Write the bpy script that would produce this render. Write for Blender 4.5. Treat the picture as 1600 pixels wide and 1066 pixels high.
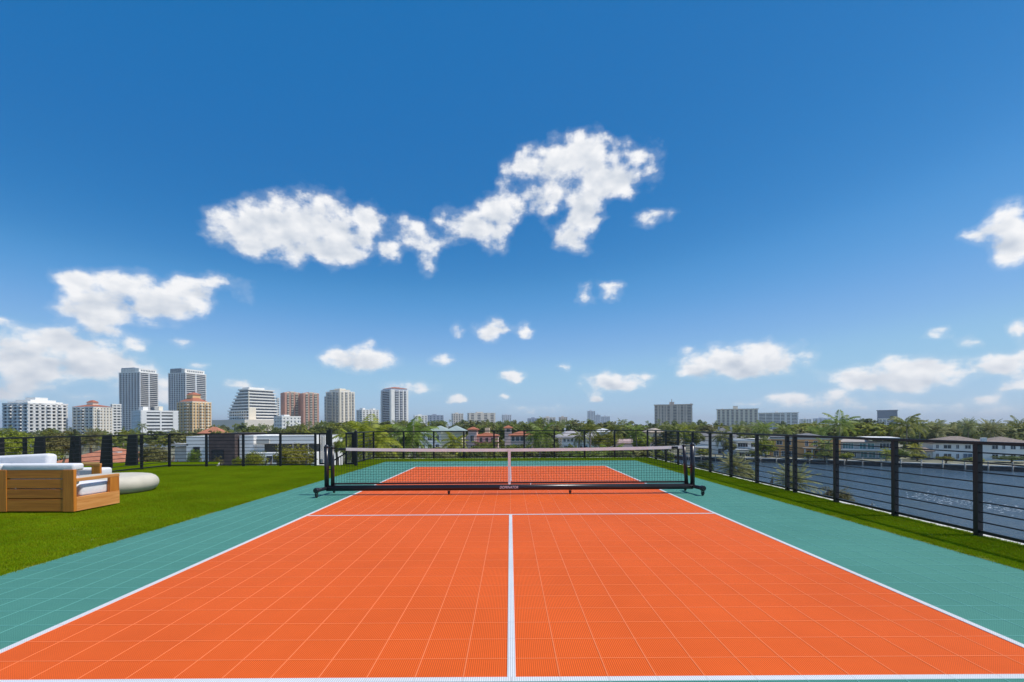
import bpy, math, random
import numpy as np
from mathutils import Vector, Matrix

random.seed(7)
RNG = np.random.default_rng(7)
for o in list(bpy.data.objects):
    bpy.data.objects.remove(o)
scene = bpy.context.scene
COL = scene.collection
rad = math.radians

# ------------------------------------------------------------------ camera
F = 768.0            # focal length in photo pixels (1600 wide)
EYE = 1.325          # eye height above the court
CX, HY, ROLL = 797.0, 664.0, 0.0058
cam = bpy.data.cameras.new('camera')
cam.sensor_width = 36.0
cam.lens = 36.0 * F / 1600.0
cam.shift_x = (800 - CX) / 1600.0
cam.shift_y = (HY - 533) / 1600.0
cam.clip_start = 0.05
cam.clip_end = 30000
camo = bpy.data.objects.new('camera', cam)
camo.location = (0, 0, EYE)
camo.rotation_euler = (Matrix.Rotation(rad(90), 3, 'X') @ Matrix.Rotation(-ROLL, 3, 'Z')).to_euler()
COL.objects.link(camo)
scene.camera = camo

# ------------------------------------------------------------------ light
SUN_DIR = Vector((0.50, -0.08, 0.87)).normalized()
SUN_EL = math.asin(SUN_DIR.z)
SUN_AZ = math.atan2(SUN_DIR.x, SUN_DIR.y)
sun = bpy.data.lights.new('sun', 'SUN')
sun.energy = 4.1
sun.angle = rad(0.53)
sun.color = (1.0, 0.955, 0.89)
suno = bpy.data.objects.new('sun', sun)
suno.rotation_euler = SUN_DIR.to_track_quat('Z', 'Y').to_euler()
suno.location = (20, 5, 60)
COL.objects.link(suno)

scene.view_settings.view_transform = 'Standard'
scene.view_settings.look = 'None'
scene.view_settings.exposure = 0.0
scene.view_settings.gamma = 1.0
scene.view_settings.use_curve_mapping = False

# ------------------------------------------------------------------ sky with fair-weather clouds
world = bpy.data.worlds.new('World')
scene.world = world
world.use_nodes = True
wn, wl = world.node_tree.nodes, world.node_tree.links
wn.clear()


def N(tree, kind, **kw):
    n = tree.nodes.new(kind)
    for k, v in kw.items():
        setattr(n, k, v)
    return n


def math_node(tree, op, a, b=None, c=None, clamp=False):
    n = tree.nodes.new('ShaderNodeMath')
    n.operation = op
    n.use_clamp = clamp
    for i, v in enumerate((a, b, c)):
        if v is None:
            continue
        if isinstance(v, (int, float)):
            n.inputs[i].default_value = v
        else:
            tree.links.new(v, n.inputs[i])
    return n.outputs[0]


# centre x, centre y, half width, half height, weight: fair-weather cumulus as seen over the town
CLOUDS = [
    (388, 362, 62, 36, 1), (450, 358, 74, 50, 1), (505, 346, 52, 44, 1), (528, 386, 55, 30, 1), (575, 348, 27, 33, .9),
    (608, 388, 16, 22, .8), (640, 350, 20, 20, .8), (660, 380, 34, 18, .8), (668, 416, 18, 14, .7),
    (735, 352, 50, 24, .9), (785, 328, 36, 28, 1), (775, 374, 26, 22, .8), (850, 255, 52, 27, .9), (905, 244, 55, 34, 1),
    (945, 283, 56, 32, 1), (852, 308, 30, 34, .75), (915, 322, 32, 46, 1), (898, 370, 34, 24, .9),
    (970, 228, 24, 10, .6), (1006, 240, 34, 15, .7), (1018, 278, 22, 12, .5), (1020, 342, 26, 12, .3), (938, 205, 14, 7, .45), (790, 283, 14, 8, .45),
    (128, 438, 40, 14, .8), (200, 455, 72, 30, 1), (150, 488, 56, 30, 1), (255, 474, 60, 32, 1), (300, 448, 40, 20, .9),
    (342, 440, 28, 15, .8), (378, 455, 20, 10, .4),
    (90, 540, 95, 26, .95), (45, 568, 75, 26, 1), (140, 568, 90, 26, 1), (195, 582, 60, 18, .9), (218, 540, 24, 15, .8),
    (35, 601, 58, 13, .85), (-15, 617, 50, 10, .8), (288, 539, 24, 7, .6), (-10, 500, 40, 9, .8), (310, 572, 20, 6, .5),
    (1582, 362, 40, 50, 1), (1528, 364, 28, 14, .75), (914, 458, 16, 12, .7), (955, 453, 24, 14, .75),
    (768, 514, 30, 19, 1), (822, 520, 15, 8, .8), (715, 522, 9, 7, .5), (565, 562, 54, 19, 1), (560, 547, 22, 10, .8), (580, 531, 12, 6, .5),
    (692, 562, 20, 11, .9), (800, 588, 24, 12, 1), (880, 573, 15, 9, .9), (715, 624, 17, 6, .7), (787, 619, 12, 7, .7),
    (640, 606, 40, 10, .6), (930, 624, 15, 7, .8), (958, 597, 48, 15, 1), (1010, 588, 15, 7, .7),
    (1160, 566, 96, 29, 1), (1060, 588, 12, 6, .6), (1080, 545, 16, 5, .4), (1395, 590, 104, 22, 1), (1420, 574, 60, 18, 1), (1412, 604, 50, 10, .9),
    (1470, 522, 18, 10, .45), (1510, 534, 24, 9, .75), (1595, 514, 22, 12, .9), (1560, 569, 54, 18, 1), (1600, 556, 30, 14, .9), (1588, 605, 34, 10, .9),
    (1537, 621, 30, 9, .95), (1230, 622, 36, 9, .75), (1330, 634, 36, 8, .7), (1268, 633, 34, 8, .65), (1302, 621, 20, 8, .8),
    (1200, 632, 40, 6, .4), (1440, 640, 70, 7, .5), (1550, 642, 80, 8, .6), (1390, 628, 30, 6, .5), (840, 640, 50, 5, .4), (380, 603, 26, 9, .6), (410, 610, 30, 7, .5),
    (240, 600, 60, 14, .75), (255, 625, 30, 8, .5), (130, 622, 40, 7, .45),
]
# coverage and shading of the cloud layer over bearing and elevation, handed to the sky shader as curve tables
AZW = 1.02
NA = 200
GA = np.linspace(-AZW, AZW, NA)
GE = np.linspace(0, .66, 331)
AA, EE = np.meshgrid(GA, GE)
COVER = np.full(AA.shape, -1.5)
for cx, cy, rx, ry, w in CLOUDS:
    u, v = (cx - CX) / F, (HY - ROLL * (cx - CX) - cy) / F
    az_ = math.atan2(u, 1)
    el_ = math.atan2(v, math.hypot(u, 1))
    ra = (1.06 if rx < 40 else 1.14) * rx / F * math.cos(az_) ** 2
    re = (1.08 if rx < 40 else 1.16) * ry / F * math.cos(az_) * math.cos(el_) ** 2
    q = ((AA - az_) / ra) ** 2 + ((EE - el_) / re) ** 2
    COVER = np.maximum(COVER, w * (1 - q))
COVER = np.maximum(COVER, -1.0)
BODY = np.clip(COVER * 1.4, 0, 1)
TAU = np.zeros_like(BODY)          # depth of cloud lying towards the sun
for k in range(1, 13):
    de, da = int(k * 1.6), int(k * .25)
    sh = np.zeros_like(BODY)
    sh[:BODY.shape[0] - de, :NA - da if da else NA] = BODY[de:, da:]
    TAU += sh * .16
TAU = TAU * (.25 + .75 * BODY)
for k in range(2):
    TAU[1:-1, 1:-1] = (TAU[1:-1, 1:-1] * 2 + TAU[:-2, 1:-1] + TAU[2:, 1:-1] + TAU[1:-1, :-2] + TAU[1:-1, 2:]) / 6
ROWS_EL = list(np.arange(0, .2001, .0118)) + list(np.arange(.2235, .625, .0235))
while len(ROWS_EL) % 3:
    ROWS_EL.append(ROWS_EL[-1] + .0235)


wt = world.node_tree
tc = N(wt, 'ShaderNodeTexCoord')
sep = N(wt, 'ShaderNodeSeparateXYZ')
wl.new(tc.outputs['Generated'], sep.inputs[0])
az = math_node(wt, 'ARCTAN2', sep.outputs[0], sep.outputs[1])
el = math_node(wt, 'ARCSINE', sep.outputs[2])
ang = N(wt, 'ShaderNodeCombineXYZ')
wl.new(az, ang.inputs[0])
wl.new(el, ang.inputs[1])


def sky_noise(scale, detail, rough, vec, z=0.0):
    n = N(wt, 'ShaderNodeTexNoise')
    n.noise_dimensions = '3D'
    n.inputs['Scale'].default_value = scale
    n.inputs['Detail'].default_value = detail
    n.inputs['Roughness'].default_value = rough
    wl.new(vec, n.inputs['Vector'])
    return n


warp = sky_noise(26, 3, .55, ang.outputs[0])
wsub = N(wt, 'ShaderNodeVectorMath', operation='MULTIPLY_ADD')
wl.new(warp.outputs['Color'], wsub.inputs[0])
wsub.inputs[1].default_value = (.030, .016, 0)
wsub.inputs[2].default_value = (-.015, -.008, 0)
wadd = N(wt, 'ShaderNodeVectorMath', operation='ADD')
wl.new(ang.outputs[0], wadd.inputs[0])
wl.new(wsub.outputs[0], wadd.inputs[1])
strch = N(wt, 'ShaderNodeVectorMath', operation='MULTIPLY')
wl.new(ang.outputs[0], strch.inputs[0])
strch.inputs[1].default_value = (1, 1.35, 1)
n1 = sky_noise(24, 9, .53, strch.outputs[0])
up2 = N(wt, 'ShaderNodeVectorMath', operation='ADD')
wl.new(strch.outputs[0], up2.inputs[0])
up2.inputs[1].default_value = (.007, .020, 0)
n3 = sky_noise(22, 2.6, .5, strch.outputs[0])
n2 = sky_noise(22, 2.6, .5, up2.outputs[0])
cov = math_node(wt, 'MULTIPLY_ADD', n1.outputs[0], 3.9, -2.0)
e2 = math_node(wt, 'SUBTRACT', n3.outputs[0], n2.outputs[0])
above = N(wt, 'ShaderNodeMapRange')
wl.new(el, above.inputs['Value'])
above.inputs['From Min'].default_value = 0.0
above.inputs['From Max'].default_value = 0.03
sky = N(wt, 'ShaderNodeTexSky', sky_type='NISHITA')
sky.sun_disc = False
sky.sun_elevation = SUN_EL
sky.sun_rotation = SUN_AZ
sky.altitude = 10
sky.air_density = 0.6
sky.dust_density = 0.0
sky.ozone_density = 2.0
# grade of the whole sky: the deep clear blue of a polarised tropical noon
s01 = N(wt, 'ShaderNodeVectorMath', operation='SCALE')
s01.inputs['Scale'].default_value = 0.1
wl.new(sky.outputs[0], s01.inputs[0])
cv = N(wt, 'ShaderNodeRGBCurve')
for ch, P in enumerate(([(0, 0), (.08, .017), (.099, .031), (.125, .078), (.184, .205), (.258, .31), (.49, .42), (1, .6)],
                        [(0, 0), (.09, .148), (.13, .170), (.174, .222), (.216, .310), (.309, .45), (.413, .57), (.651, .63), (1, .75)],
                        [(0, 0), (.20, .44), (.27, .485), (.347, .575), (.413, .69), (.539, .80), (.645, .82), (.73, .83), (1, .87)])):
    c_ = cv.mapping.curves[ch]
    c_.points[0].location, c_.points[-1].location = P[0], P[-1]
    for q in P[1:-1]:
        c_.points.new(*q)
cv.mapping.update()
wl.new(s01.outputs[0], cv.inputs['Color'])
s10 = N(wt, 'ShaderNodeVectorMath', operation='SCALE')
s10.inputs['Scale'].default_value = 10.0
wl.new(cv.outputs[0], s10.inputs[0])
bg1 = N(wt, 'ShaderNodeBackground')
bg1.inputs[1].default_value = 0.1
wl.new(s10.outputs[0], bg1.inputs[0])


def table(points_per_channel, vec):
    """RGB curve node holding three lookup tables"""
    n = N(wt, 'ShaderNodeRGBCurve')
    for ch, P in enumerate(points_per_channel):
        c_ = n.mapping.curves[ch]
        c_.points[0].location, c_.points[-1].location = P[0], P[-1]
        for q in P[1:-1]:
            c_.points.new(*q)
        for p_ in c_.points:
            p_.handle_type = 'VECTOR'
    n.mapping.update()
    wl.new(vec, n.inputs['Color'])
    return n.outputs[0]


# bearings fold back and forth, so the same clouds carry on all round the sky
wsep = N(wt, 'ShaderNodeSeparateXYZ')
wl.new(wadd.outputs[0], wsep.inputs[0])
fold = math_node(wt, 'PINGPONG', math_node(wt, 'ADD', wsep.outputs[0], AZW), 2 * AZW)
va = N(wt, 'ShaderNodeCombineXYZ')
ve = N(wt, 'ShaderNodeCombineXYZ')
ua, ue = math_node(wt, 'MULTIPLY', fold, 1 / (2 * AZW)), math_node(wt, 'MULTIPLY', wsep.outputs[1], 1 / .7, clamp=True)
for i in range(3):
    wl.new(ua, va.inputs[i])
    wl.new(ue, ve.inputs[i])
field = shade = None
for r0 in range(0, len(ROWS_EL), 3):
    wts, rows, shs = [], [], []
    for r_ in range(r0, r0 + 3):
        e_ = ROWS_EL[r_]
        lo = ROWS_EL[r_ - 1] if r_ else e_ - .0118
        hi = ROWS_EL[r_ + 1] if r_ + 1 < len(ROWS_EL) else e_ + .0235
        P = [(max(0.0, lo) / .7, 0 if lo >= 0 else (0 - lo) / (e_ - lo)), (e_ / .7, 1), (hi / .7, 0)]
        if P[0][0] > 0:
            P = [(0, 0)] + P
        if r_ == 0:
            P = [(0, 1), (hi / .7, 0)]
        wts.append(P + [(1, 0)])
        k = int(round(e_ / .002))
        k = min(k, len(GE) - 1)
        rows.append([((GA[i] + AZW) / (2 * AZW), float(COVER[k, i] + 1) / 2) for i in range(NA)])
        shs.append([((GA[i] + AZW) / (2 * AZW), float(min(.62, TAU[k, i] / 2))) for i in range(NA)])
    we = table(wts, ve.outputs[0])
    for kind_, P in (('f', rows), ('s', shs)):
        dt = N(wt, 'ShaderNodeVectorMath', operation='DOT_PRODUCT')
        wl.new(table(P, va.outputs[0]), dt.inputs[0])
        wl.new(we, dt.inputs[1])
        v = dt.outputs['Value']
        if kind_ == 'f':
            field = v if field is None else math_node(wt, 'ADD', field, v)
        else:
            shade = v if shade is None else math_node(wt, 'ADD', shade, v)
g1 = math_node(wt, 'MULTIPLY_ADD', field, 2.0, -1.0)
dens = math_node(wt, 'ADD', math_node(wt, 'MULTIPLY', g1, 1.65), cov)
alpha = N(wt, 'ShaderNodeMapRange', interpolation_type='SMOOTHSTEP')
wl.new(dens, alpha.inputs['Value'])
alpha.inputs['From Min'].default_value = -.15
alpha.inputs['From Max'].default_value = 1.15
wisp = N(wt, 'ShaderNodeMapRange', interpolation_type='SMOOTHSTEP')
wl.new(dens, wisp.inputs['Value'])
wisp.inputs['From Min'].default_value = -.7
wisp.inputs['From Max'].default_value = .45
wisp.inputs['To Max'].default_value = .15
veil = math_node(wt, 'MAXIMUM', alpha.outputs[0], wisp.outputs[0])
# lit edges and tops, blue-grey where much cloud lies towards the sun
emb = math_node(wt, 'MULTIPLY', e2, .95)
lit = math_node(wt, 'ADD', emb, math_node(wt, 'MULTIPLY_ADD', shade, -.60, 1.03), clamp=True)
ccol = N(wt, 'ShaderNodeValToRGB')
wl.new(lit, ccol.inputs[0])
ccol.color_ramp.elements[0].position = .15
ccol.color_ramp.elements[0].color = (.40, .49, .62, 1)
ccol.color_ramp.elements[1].position = .92
ccol.color_ramp.elements[1].color = (.96, .965, .98, 1)
bg2 = N(wt, 'ShaderNodeBackground')
wl.new(ccol.outputs[0], bg2.inputs[0])
mixw = N(wt, 'ShaderNodeMixShader')
wl.new(math_node(wt, 'MULTIPLY', veil, above.outputs[0]), mixw.inputs[0])
wl.new(bg1.outputs[0], mixw.inputs[1])
wl.new(bg2.outputs[0], mixw.inputs[2])
wout = N(wt, 'ShaderNodeOutputWorld')
wl.new(mixw.outputs[0], wout.inputs[0])
world.cycles.sampling_method = 'MANUAL'
world.cycles.sample_map_resolution = 512

# ------------------------------------------------------------------ helpers


def tag(o, label=None, cat=None, group=None, kind=None):
    if label:
        o['label'] = label
    if cat:
        o['category'] = cat
    if group:
        o['group'] = group
    if kind:
        o['kind'] = kind
    return o


def empty(name, loc=(0, 0, 0), rz=0.0):
    o = bpy.data.objects.new(name, None)
    o.location = loc
    o.rotation_euler = (0, 0, rz)
    o.empty_display_size = .2
    COL.objects.link(o)
    return o


def pt(px, py, d):
    """photo pixel at depth d -> world point"""
    return Vector(((px - CX) * d / F, d, EYE - (py - (HY - ROLL * (px - CX))) * d / F))


class MB:
    """collects faces, builds ONE mesh object"""

    def __init__(s):
        s.v, s.f, s.m, s.sm = [], [], [], []

    def quad(s, a, b, c, d, mi=0, smooth=False):
        i = len(s.v)
        s.v += [tuple(a), tuple(b), tuple(c), tuple(d)]
        s.f.append((i, i + 1, i + 2, i + 3))
        s.m.append(mi)
        s.sm.append(smooth)

    def poly(s, pts, mi=0):
        i = len(s.v)
        s.v += [tuple(p) for p in pts]
        s.f.append(tuple(range(i, i + len(pts))))
        s.m.append(mi)
        s.sm.append(False)

    def hexa(s, p, mi=0):
        """8 points: bottom 4 ccw, top 4 ccw"""
        i = len(s.v)
        s.v += [tuple(q) for q in p]
        for f in ((3, 2, 1, 0), (4, 5, 6, 7), (0, 1, 5, 4), (1, 2, 6, 5), (2, 3, 7, 6), (3, 0, 4, 7)):
            s.f.append(tuple(i + k for k in f))
            s.m.append(mi)
            s.sm.append(False)

    def box(s, x0, y0, z0, x1, y1, z1, mi=0):
        s.hexa([(x0, y0, z0), (x1, y0, z0), (x1, y1, z0), (x0, y1, z0),
                (x0, y0, z1), (x1, y0, z1), (x1, y1, z1), (x0, y1, z1)], mi)

    def prism(s, poly, z0, z1, mi=0, cap=True):
        n = len(poly)
        i = len(s.v)
        s.v += [(p[0], p[1], z0) for p in poly] + [(p[0], p[1], z1) for p in poly]
        for k in range(n):
            j = (k + 1) % n
            s.f.append((i + k, i + j, i + n + j, i + n + k))
            s.m.append(mi)
            s.sm.append(False)
        if cap:
            s.f.append(tuple(i + n + k for k in range(n)))
            s.m.append(mi)
            s.sm.append(False)
            s.f.append(tuple(i + n - 1 - k for k in range(n)))
            s.m.append(mi)
            s.sm.append(False)

    def tube(s, pts, radii, seg=8, mi=0, caps=True):
        pts = [Vector(p) for p in pts]
        if isinstance(radii, (int, float)):
            radii = [radii] * len(pts)
        i0 = len(s.v)
        ref = None
        for k, p in enumerate(pts):
            t = (pts[min(k + 1, len(pts) - 1)] - pts[max(k - 1, 0)]).normalized()
            if ref is None:
                ref = Vector((0, 0, 1)) if abs(t.z) < .9 else Vector((1, 0, 0))
            a = t.cross(ref).normalized()
            b = a.cross(t).normalized()
            ref = b
            for q in range(seg):
                an = 2 * math.pi * q / seg
                s.v.append(tuple(p + (a * math.cos(an) + b * math.sin(an)) * radii[k]))
        for k in range(len(pts) - 1):
            for q in range(seg):
                r = (q + 1) % seg
                s.f.append((i0 + k * seg + q, i0 + k * seg + r, i0 + (k + 1) * seg + r, i0 + (k + 1) * seg + q))
                s.m.append(mi)
                s.sm.append(True)
        if caps:
            s.f.append(tuple(i0 + q for q in range(seg))[::-1])
            s.f.append(tuple(i0 + (len(pts) - 1) * seg + q for q in range(seg)))
            s.m += [mi, mi]
            s.sm += [False, False]

    def lathe(s, prof, seg=24, mi=0, origin=(0, 0, 0)):
        i0 = len(s.v)
        ox, oy, oz = origin
        for r, z in prof:
            for q in range(seg):
                an = 2 * math.pi * q / seg
                s.v.append((ox + r * math.cos(an), oy + r * math.sin(an), oz + z))
        for k in range(len(prof) - 1):
            for q in range(seg):
                r = (q + 1) % seg
                s.f.append((i0 + k * seg + q, i0 + k * seg + r, i0 + (k + 1) * seg + r, i0 + (k + 1) * seg + q))
                s.m.append(mi)
                s.sm.append(True)

    def mesh(s, name, mats):
        me = bpy.data.meshes.new(name)
        me.from_pydata(s.v, [], s.f)
        if not isinstance(mats, (list, tuple)):
            mats = [mats]
        for m in mats:
            me.materials.append(m)
        me.polygons.foreach_set('material_index', s.m)
        me.polygons.foreach_set('use_smooth', s.sm)
        me.update()
        return me

    def build(s, name, mats, parent=None, loc=None, bevel=0.0, bseg=2, kind=None):
        o = bpy.data.objects.new(name, s.mesh(name, mats))
        COL.objects.link(o)
        if parent is not None:
            o.parent = parent
        if loc is not None:
            o.location = loc
        if bevel > 0:
            bv = o.modifiers.new('bevel', 'BEVEL')
            bv.width = bevel
            bv.segments = bseg
            bv.limit_method = 'ANGLE'
            bv.angle_limit = rad(40)
        if kind:
            o['kind'] = kind
        return o


def link(name, mesh, parent=None, loc=(0, 0, 0), rz=0.0, scale=None):
    o = bpy.data.objects.new(name, mesh)
    COL.objects.link(o)
    o.parent = parent
    o.location = loc
    o.rotation_euler = (0, 0, rz)
    if scale is not None:
        o.scale = scale
    return o


# ------------------------------------------------------------------ materials
MATS = {}


def mat(name, col, rough=.6, var=.12, scale=4.0, bump=0.0, bscale=30.0, metal=0.0, spec=.5, coords='Object', detail=4, sheen=0):
    """principled surface with fine colour variation and optional relief"""
    if name in MATS:
        return MATS[name]
    m = bpy.data.materials.new(name)
    m.use_nodes = True
    t = m.node_tree
    b = t.nodes['Principled BSDF']
    b.inputs['Roughness'].default_value = rough
    b.inputs['Metallic'].default_value = metal
    b.inputs['Specular IOR Level'].default_value = spec
    c = N(t, 'ShaderNodeTexCoord')
    if var > 0:
        n = N(t, 'ShaderNodeTexNoise')
        n.inputs['Scale'].default_value = scale
        n.inputs['Detail'].default_value = detail
        t.links.new(c.outputs[coords], n.inputs['Vector'])
        r = N(t, 'ShaderNodeValToRGB')
        r.color_ramp.elements[0].position = .3
        r.color_ramp.elements[1].position = .7
        r.color_ramp.elements[0].color = tuple(x * (1 - var) for x in col) + (1,)
        r.color_ramp.elements[1].color = tuple(min(1, x * (1 + var)) for x in col) + (1,)
        t.links.new(n.outputs[0], r.inputs[0])
        t.links.new(r.outputs[0], b.inputs['Base Color'])
    else:
        b.inputs['Base Color'].default_value = tuple(col) + (1,)
    if bump > 0:
        n2 = N(t, 'ShaderNodeTexNoise')
        n2.inputs['Scale'].default_value = bscale
        n2.inputs['Detail'].default_value = 5
        t.links.new(c.outputs[coords], n2.inputs['Vector'])
        bp = N(t, 'ShaderNodeBump')
        bp.inputs['Strength'].default_value = bump
        bp.inputs['Distance'].default_value = .02
        t.links.new(n2.outputs[0], bp.inputs['Height'])
        t.links.new(bp.outputs[0], b.inputs['Normal'])
    MATS[name] = m
    return m


def grid_mat(name, col, hole):
    """perforated sport tile: a fine lattice of ribs with open holes between them"""
    m = bpy.data.materials.new(name)
    m.use_nodes = True
    t = m.node_tree
    b = t.nodes['Principled BSDF']
    b.inputs['Roughness'].default_value = .6
    b.inputs['Specular IOR Level'].default_value = .12
    c = N(t, 'ShaderNodeTexCoord')
    s = N(t, 'ShaderNodeSeparateXYZ')
    t.links.new(c.outputs['Object'], s.inputs[0])
    p = .254 / 22
    hs = []
    for k in (0, 1):
        fr = math_node(t, 'FRACT', math_node(t, 'MULTIPLY', s.outputs[k], 1 / p))
        pp = math_node(t, 'ABSOLUTE', math_node(t, 'SUBTRACT', fr, .5))
        mr = N(t, 'ShaderNodeMapRange')
        t.links.new(pp, mr.inputs['Value'])
        mr.inputs['From Min'].default_value = .36
        mr.inputs['From Max'].default_value = .30
        hs.append(mr.outputs[0])
    h = math_node(t, 'MULTIPLY', hs[0], hs[1])
    nz = N(t, 'ShaderNodeTexNoise')
    nz.inputs['Scale'].default_value = .9
    nz.inputs['Detail'].default_value = 9
    nz.inputs['Roughness'].default_value = .62
    g = N(t, 'ShaderNodeNewGeometry')
    t.links.new(g.outputs['Position'], nz.inputs['Vector'])
    r = N(t, 'ShaderNodeValToRGB')
    r.color_ramp.elements[0].position = .3
    r.color_ramp.elements[1].position = .72
    r.color_ramp.elements[0].color = tuple(x * .88 for x in col) + (1,)
    r.color_ramp.elements[1].color = tuple(min(1, x * 1.07 + .004) for x in col) + (1,)
    t.links.new(nz.outputs[0], r.inputs[0])
    # every moulded tile differs a little from the next
    oi = N(t, 'ShaderNodeObjectInfo')
    hv = N(t, 'ShaderNodeHueSaturation')
    t.links.new(math_node(t, 'MULTIPLY_ADD', oi.outputs['Random'], .05, .975), hv.inputs['Value'])
    t.links.new(r.outputs[0], hv.inputs['Color'])
    mx = N(t, 'ShaderNodeMix', data_type='RGBA')
    t.links.new(h, mx.inputs['Factor'])
    t.links.new(hv.outputs[0], mx.inputs['A'])
    mx.inputs['B'].default_value = tuple(hole) + (1,)
    t.links.new(mx.outputs['Result'], b.inputs['Base Color'])
    MATS[name] = m
    return m


def wood_mat(name, c0, c1, axis=0):
    m = bpy.data.materials.new(name)
    m.use_nodes = True
    t = m.node_tree
    b = t.nodes['Principled BSDF']
    b.inputs['Roughness'].default_value = .5
    c = N(t, 'ShaderNodeTexCoord')
    mp = N(t, 'ShaderNodeMapping')
    sc = [26.0, 26.0, 26.0]
    sc[axis] = 1.6
    mp.inputs['Scale'].default_value = sc
    t.links.new(c.outputs['Object'], mp.inputs['Vector'])
    n = N(t, 'ShaderNodeTexNoise')
    n.inputs['Scale'].default_value = 1.0
    n.inputs['Detail'].default_value = 6
    n.inputs['Distortion'].default_value = .8
    t.links.new(mp.outputs[0], n.inputs['Vector'])
    r = N(t, 'ShaderNodeValToRGB')
    r.color_ramp.elements[0].position = .32
    r.color_ramp.elements[1].position = .68
    r.color_ramp.elements[0].color = c0 + (1,)
    r.color_ramp.elements[1].color = c1 + (1,)
    t.links.new(n.outputs[0], r.inputs[0])
    oi = N(t, 'ShaderNodeObjectInfo')
    hv = N(t, 'ShaderNodeHueSaturation')
    t.links.new(math_node(t, 'MULTIPLY_ADD', oi.outputs['Random'], .3, .85), hv.inputs['Value'])
    t.links.new(r.outputs[0], hv.inputs['Color'])
    t.links.new(hv.outputs[0], b.inputs['Base Color'])
    bp = N(t, 'ShaderNodeBump')
    bp.inputs['Strength'].default_value = .15
    bp.inputs['Distance'].default_value = .01
    t.links.new(n.outputs[0], bp.inputs['Height'])
    t.links.new(bp.outputs[0], b.inputs['Normal'])
    MATS[name] = m
    return m


def leaf_mat(name, dark, light, scale=.6, trans=.35, spec=.3):
    m = bpy.data.materials.new(name)
    m.use_nodes = True
    t = m.node_tree
    b = t.nodes['Principled BSDF']
    b.inputs['Roughness'].default_value = .5
    b.inputs['Specular IOR Level'].default_value = spec
    g = N(t, 'ShaderNodeNewGeometry')
    n = N(t, 'ShaderNodeTexNoise')
    n.inputs['Scale'].default_value = scale
    n.inputs['Detail'].default_value = 3
    t.links.new(g.outputs['Position'], n.inputs['Vector'])
    rnd = math_node(t, 'MULTIPLY_ADD', g.outputs['Random Per Island'], .5, math_node(t, 'MULTIPLY_ADD', n.outputs[0], 1.1, -.3))
    r = N(t, 'ShaderNodeValToRGB')
    r.color_ramp.elements[0].position = .12
    r.color_ramp.elements[1].position = .85
    r.color_ramp.elements[0].color = dark + (1,)
    r.color_ramp.elements[1].color = light + (1,)
    t.links.new(rnd, r.inputs[0])
    oi = N(t, 'ShaderNodeObjectInfo')
    hv = N(t, 'ShaderNodeHueSaturation')
    t.links.new(math_node(t, 'MULTIPLY_ADD', oi.outputs['Random'], .05, .475), hv.inputs['Hue'])
    t.links.new(math_node(t, 'MULTIPLY_ADD', oi.outputs['Random'], .4, .8), hv.inputs['Value'])
    t.links.new(r.outputs[0], hv.inputs['Color'])
    t.links.new(hv.outputs[0], b.inputs['Base Color'])
    tr = N(t, 'ShaderNodeBsdfTranslucent')
    t.links.new(hv.outputs[0], tr.inputs[0])
    mx = N(t, 'ShaderNodeMixShader')
    mx.inputs[0].default_value = trans
    t.links.new(b.outputs[0], mx.inputs[1])
    t.links.new(tr.outputs[0], mx.inputs[2])
    t.links.new(mx.outputs[0], t.nodes['Material Output'].inputs[0])
    MATS[name] = m
    return m


def tile_roof_mat(name, c0, c1, scale=3.0):
    """barrel tile: rolls of relief and blotchy fired clay"""
    m = bpy.data.materials.new(name)
    m.use_nodes = True
    t = m.node_tree
    b = t.nodes['Principled BSDF']
    b.inputs['Roughness'].default_value = .75
    c = N(t, 'ShaderNodeTexCoord')
    n = N(t, 'ShaderNodeTexNoise')
    n.inputs['Scale'].default_value = 1.8
    n.inputs['Detail'].default_value = 8
    n.inputs['Roughness'].default_value = .7
    t.links.new(c.outputs['Object'], n.inputs['Vector'])
    r = N(t, 'ShaderNodeValToRGB')
    r.color_ramp.elements[0].position = .3
    r.color_ramp.elements[1].position = .7
    r.color_ramp.elements[0].color = c0 + (1,)
    r.color_ramp.elements[1].color = c1 + (1,)
    t.links.new(n.outputs[0], r.inputs[0])
    t.links.new(r.outputs[0], b.inputs['Base Color'])
    w = N(t, 'ShaderNodeTexWave', wave_type='BANDS', bands_direction='X')
    w.inputs['Scale'].default_value = scale
    t.links.new(c.outputs['Object'], w.inputs['Vector'])
    w2 = N(t, 'ShaderNodeTexWave', wave_type='BANDS', bands_direction='Z', wave_profile='SAW')
    w2.inputs['Scale'].default_value = scale
    t.links.new(c.outputs['Object'], w2.inputs['Vector'])
    sm = math_node(t, 'ADD', w.outputs['Fac'], w2.outputs['Fac'])
    bp = N(t, 'ShaderNodeBump')
    bp.inputs['Strength'].default_value = .7
    bp.inputs['Distance'].default_value = .08
    t.links.new(sm, bp.inputs['Height'])
    t.links.new(bp.outputs[0], b.inputs['Normal'])
    MATS[name] = m
    return m

# ================================================================== SETTING
GROUND_Z, WATER_Z = -9.7, -10.9

M_ground = mat('ground_soil_grass', (.19, .185, .12), .9, .4, .05, .3, 1.0, detail=8)
M_conc = mat('concrete_pale', (.52, .50, .46), .8, .10, 1.5, .15, 20)
M_seawall = mat('seawall_concrete', (.055, .052, .05), .85, .4, .8, .3, 6)
M_black = mat('black_powder_coat', (.012, .012, .014), .42, .25, 6, .05, 300, spec=.45)
M_white_stucco = mat('white_stucco', (.86, .84, .80), .8, .05, .3, .1, 8)

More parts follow.
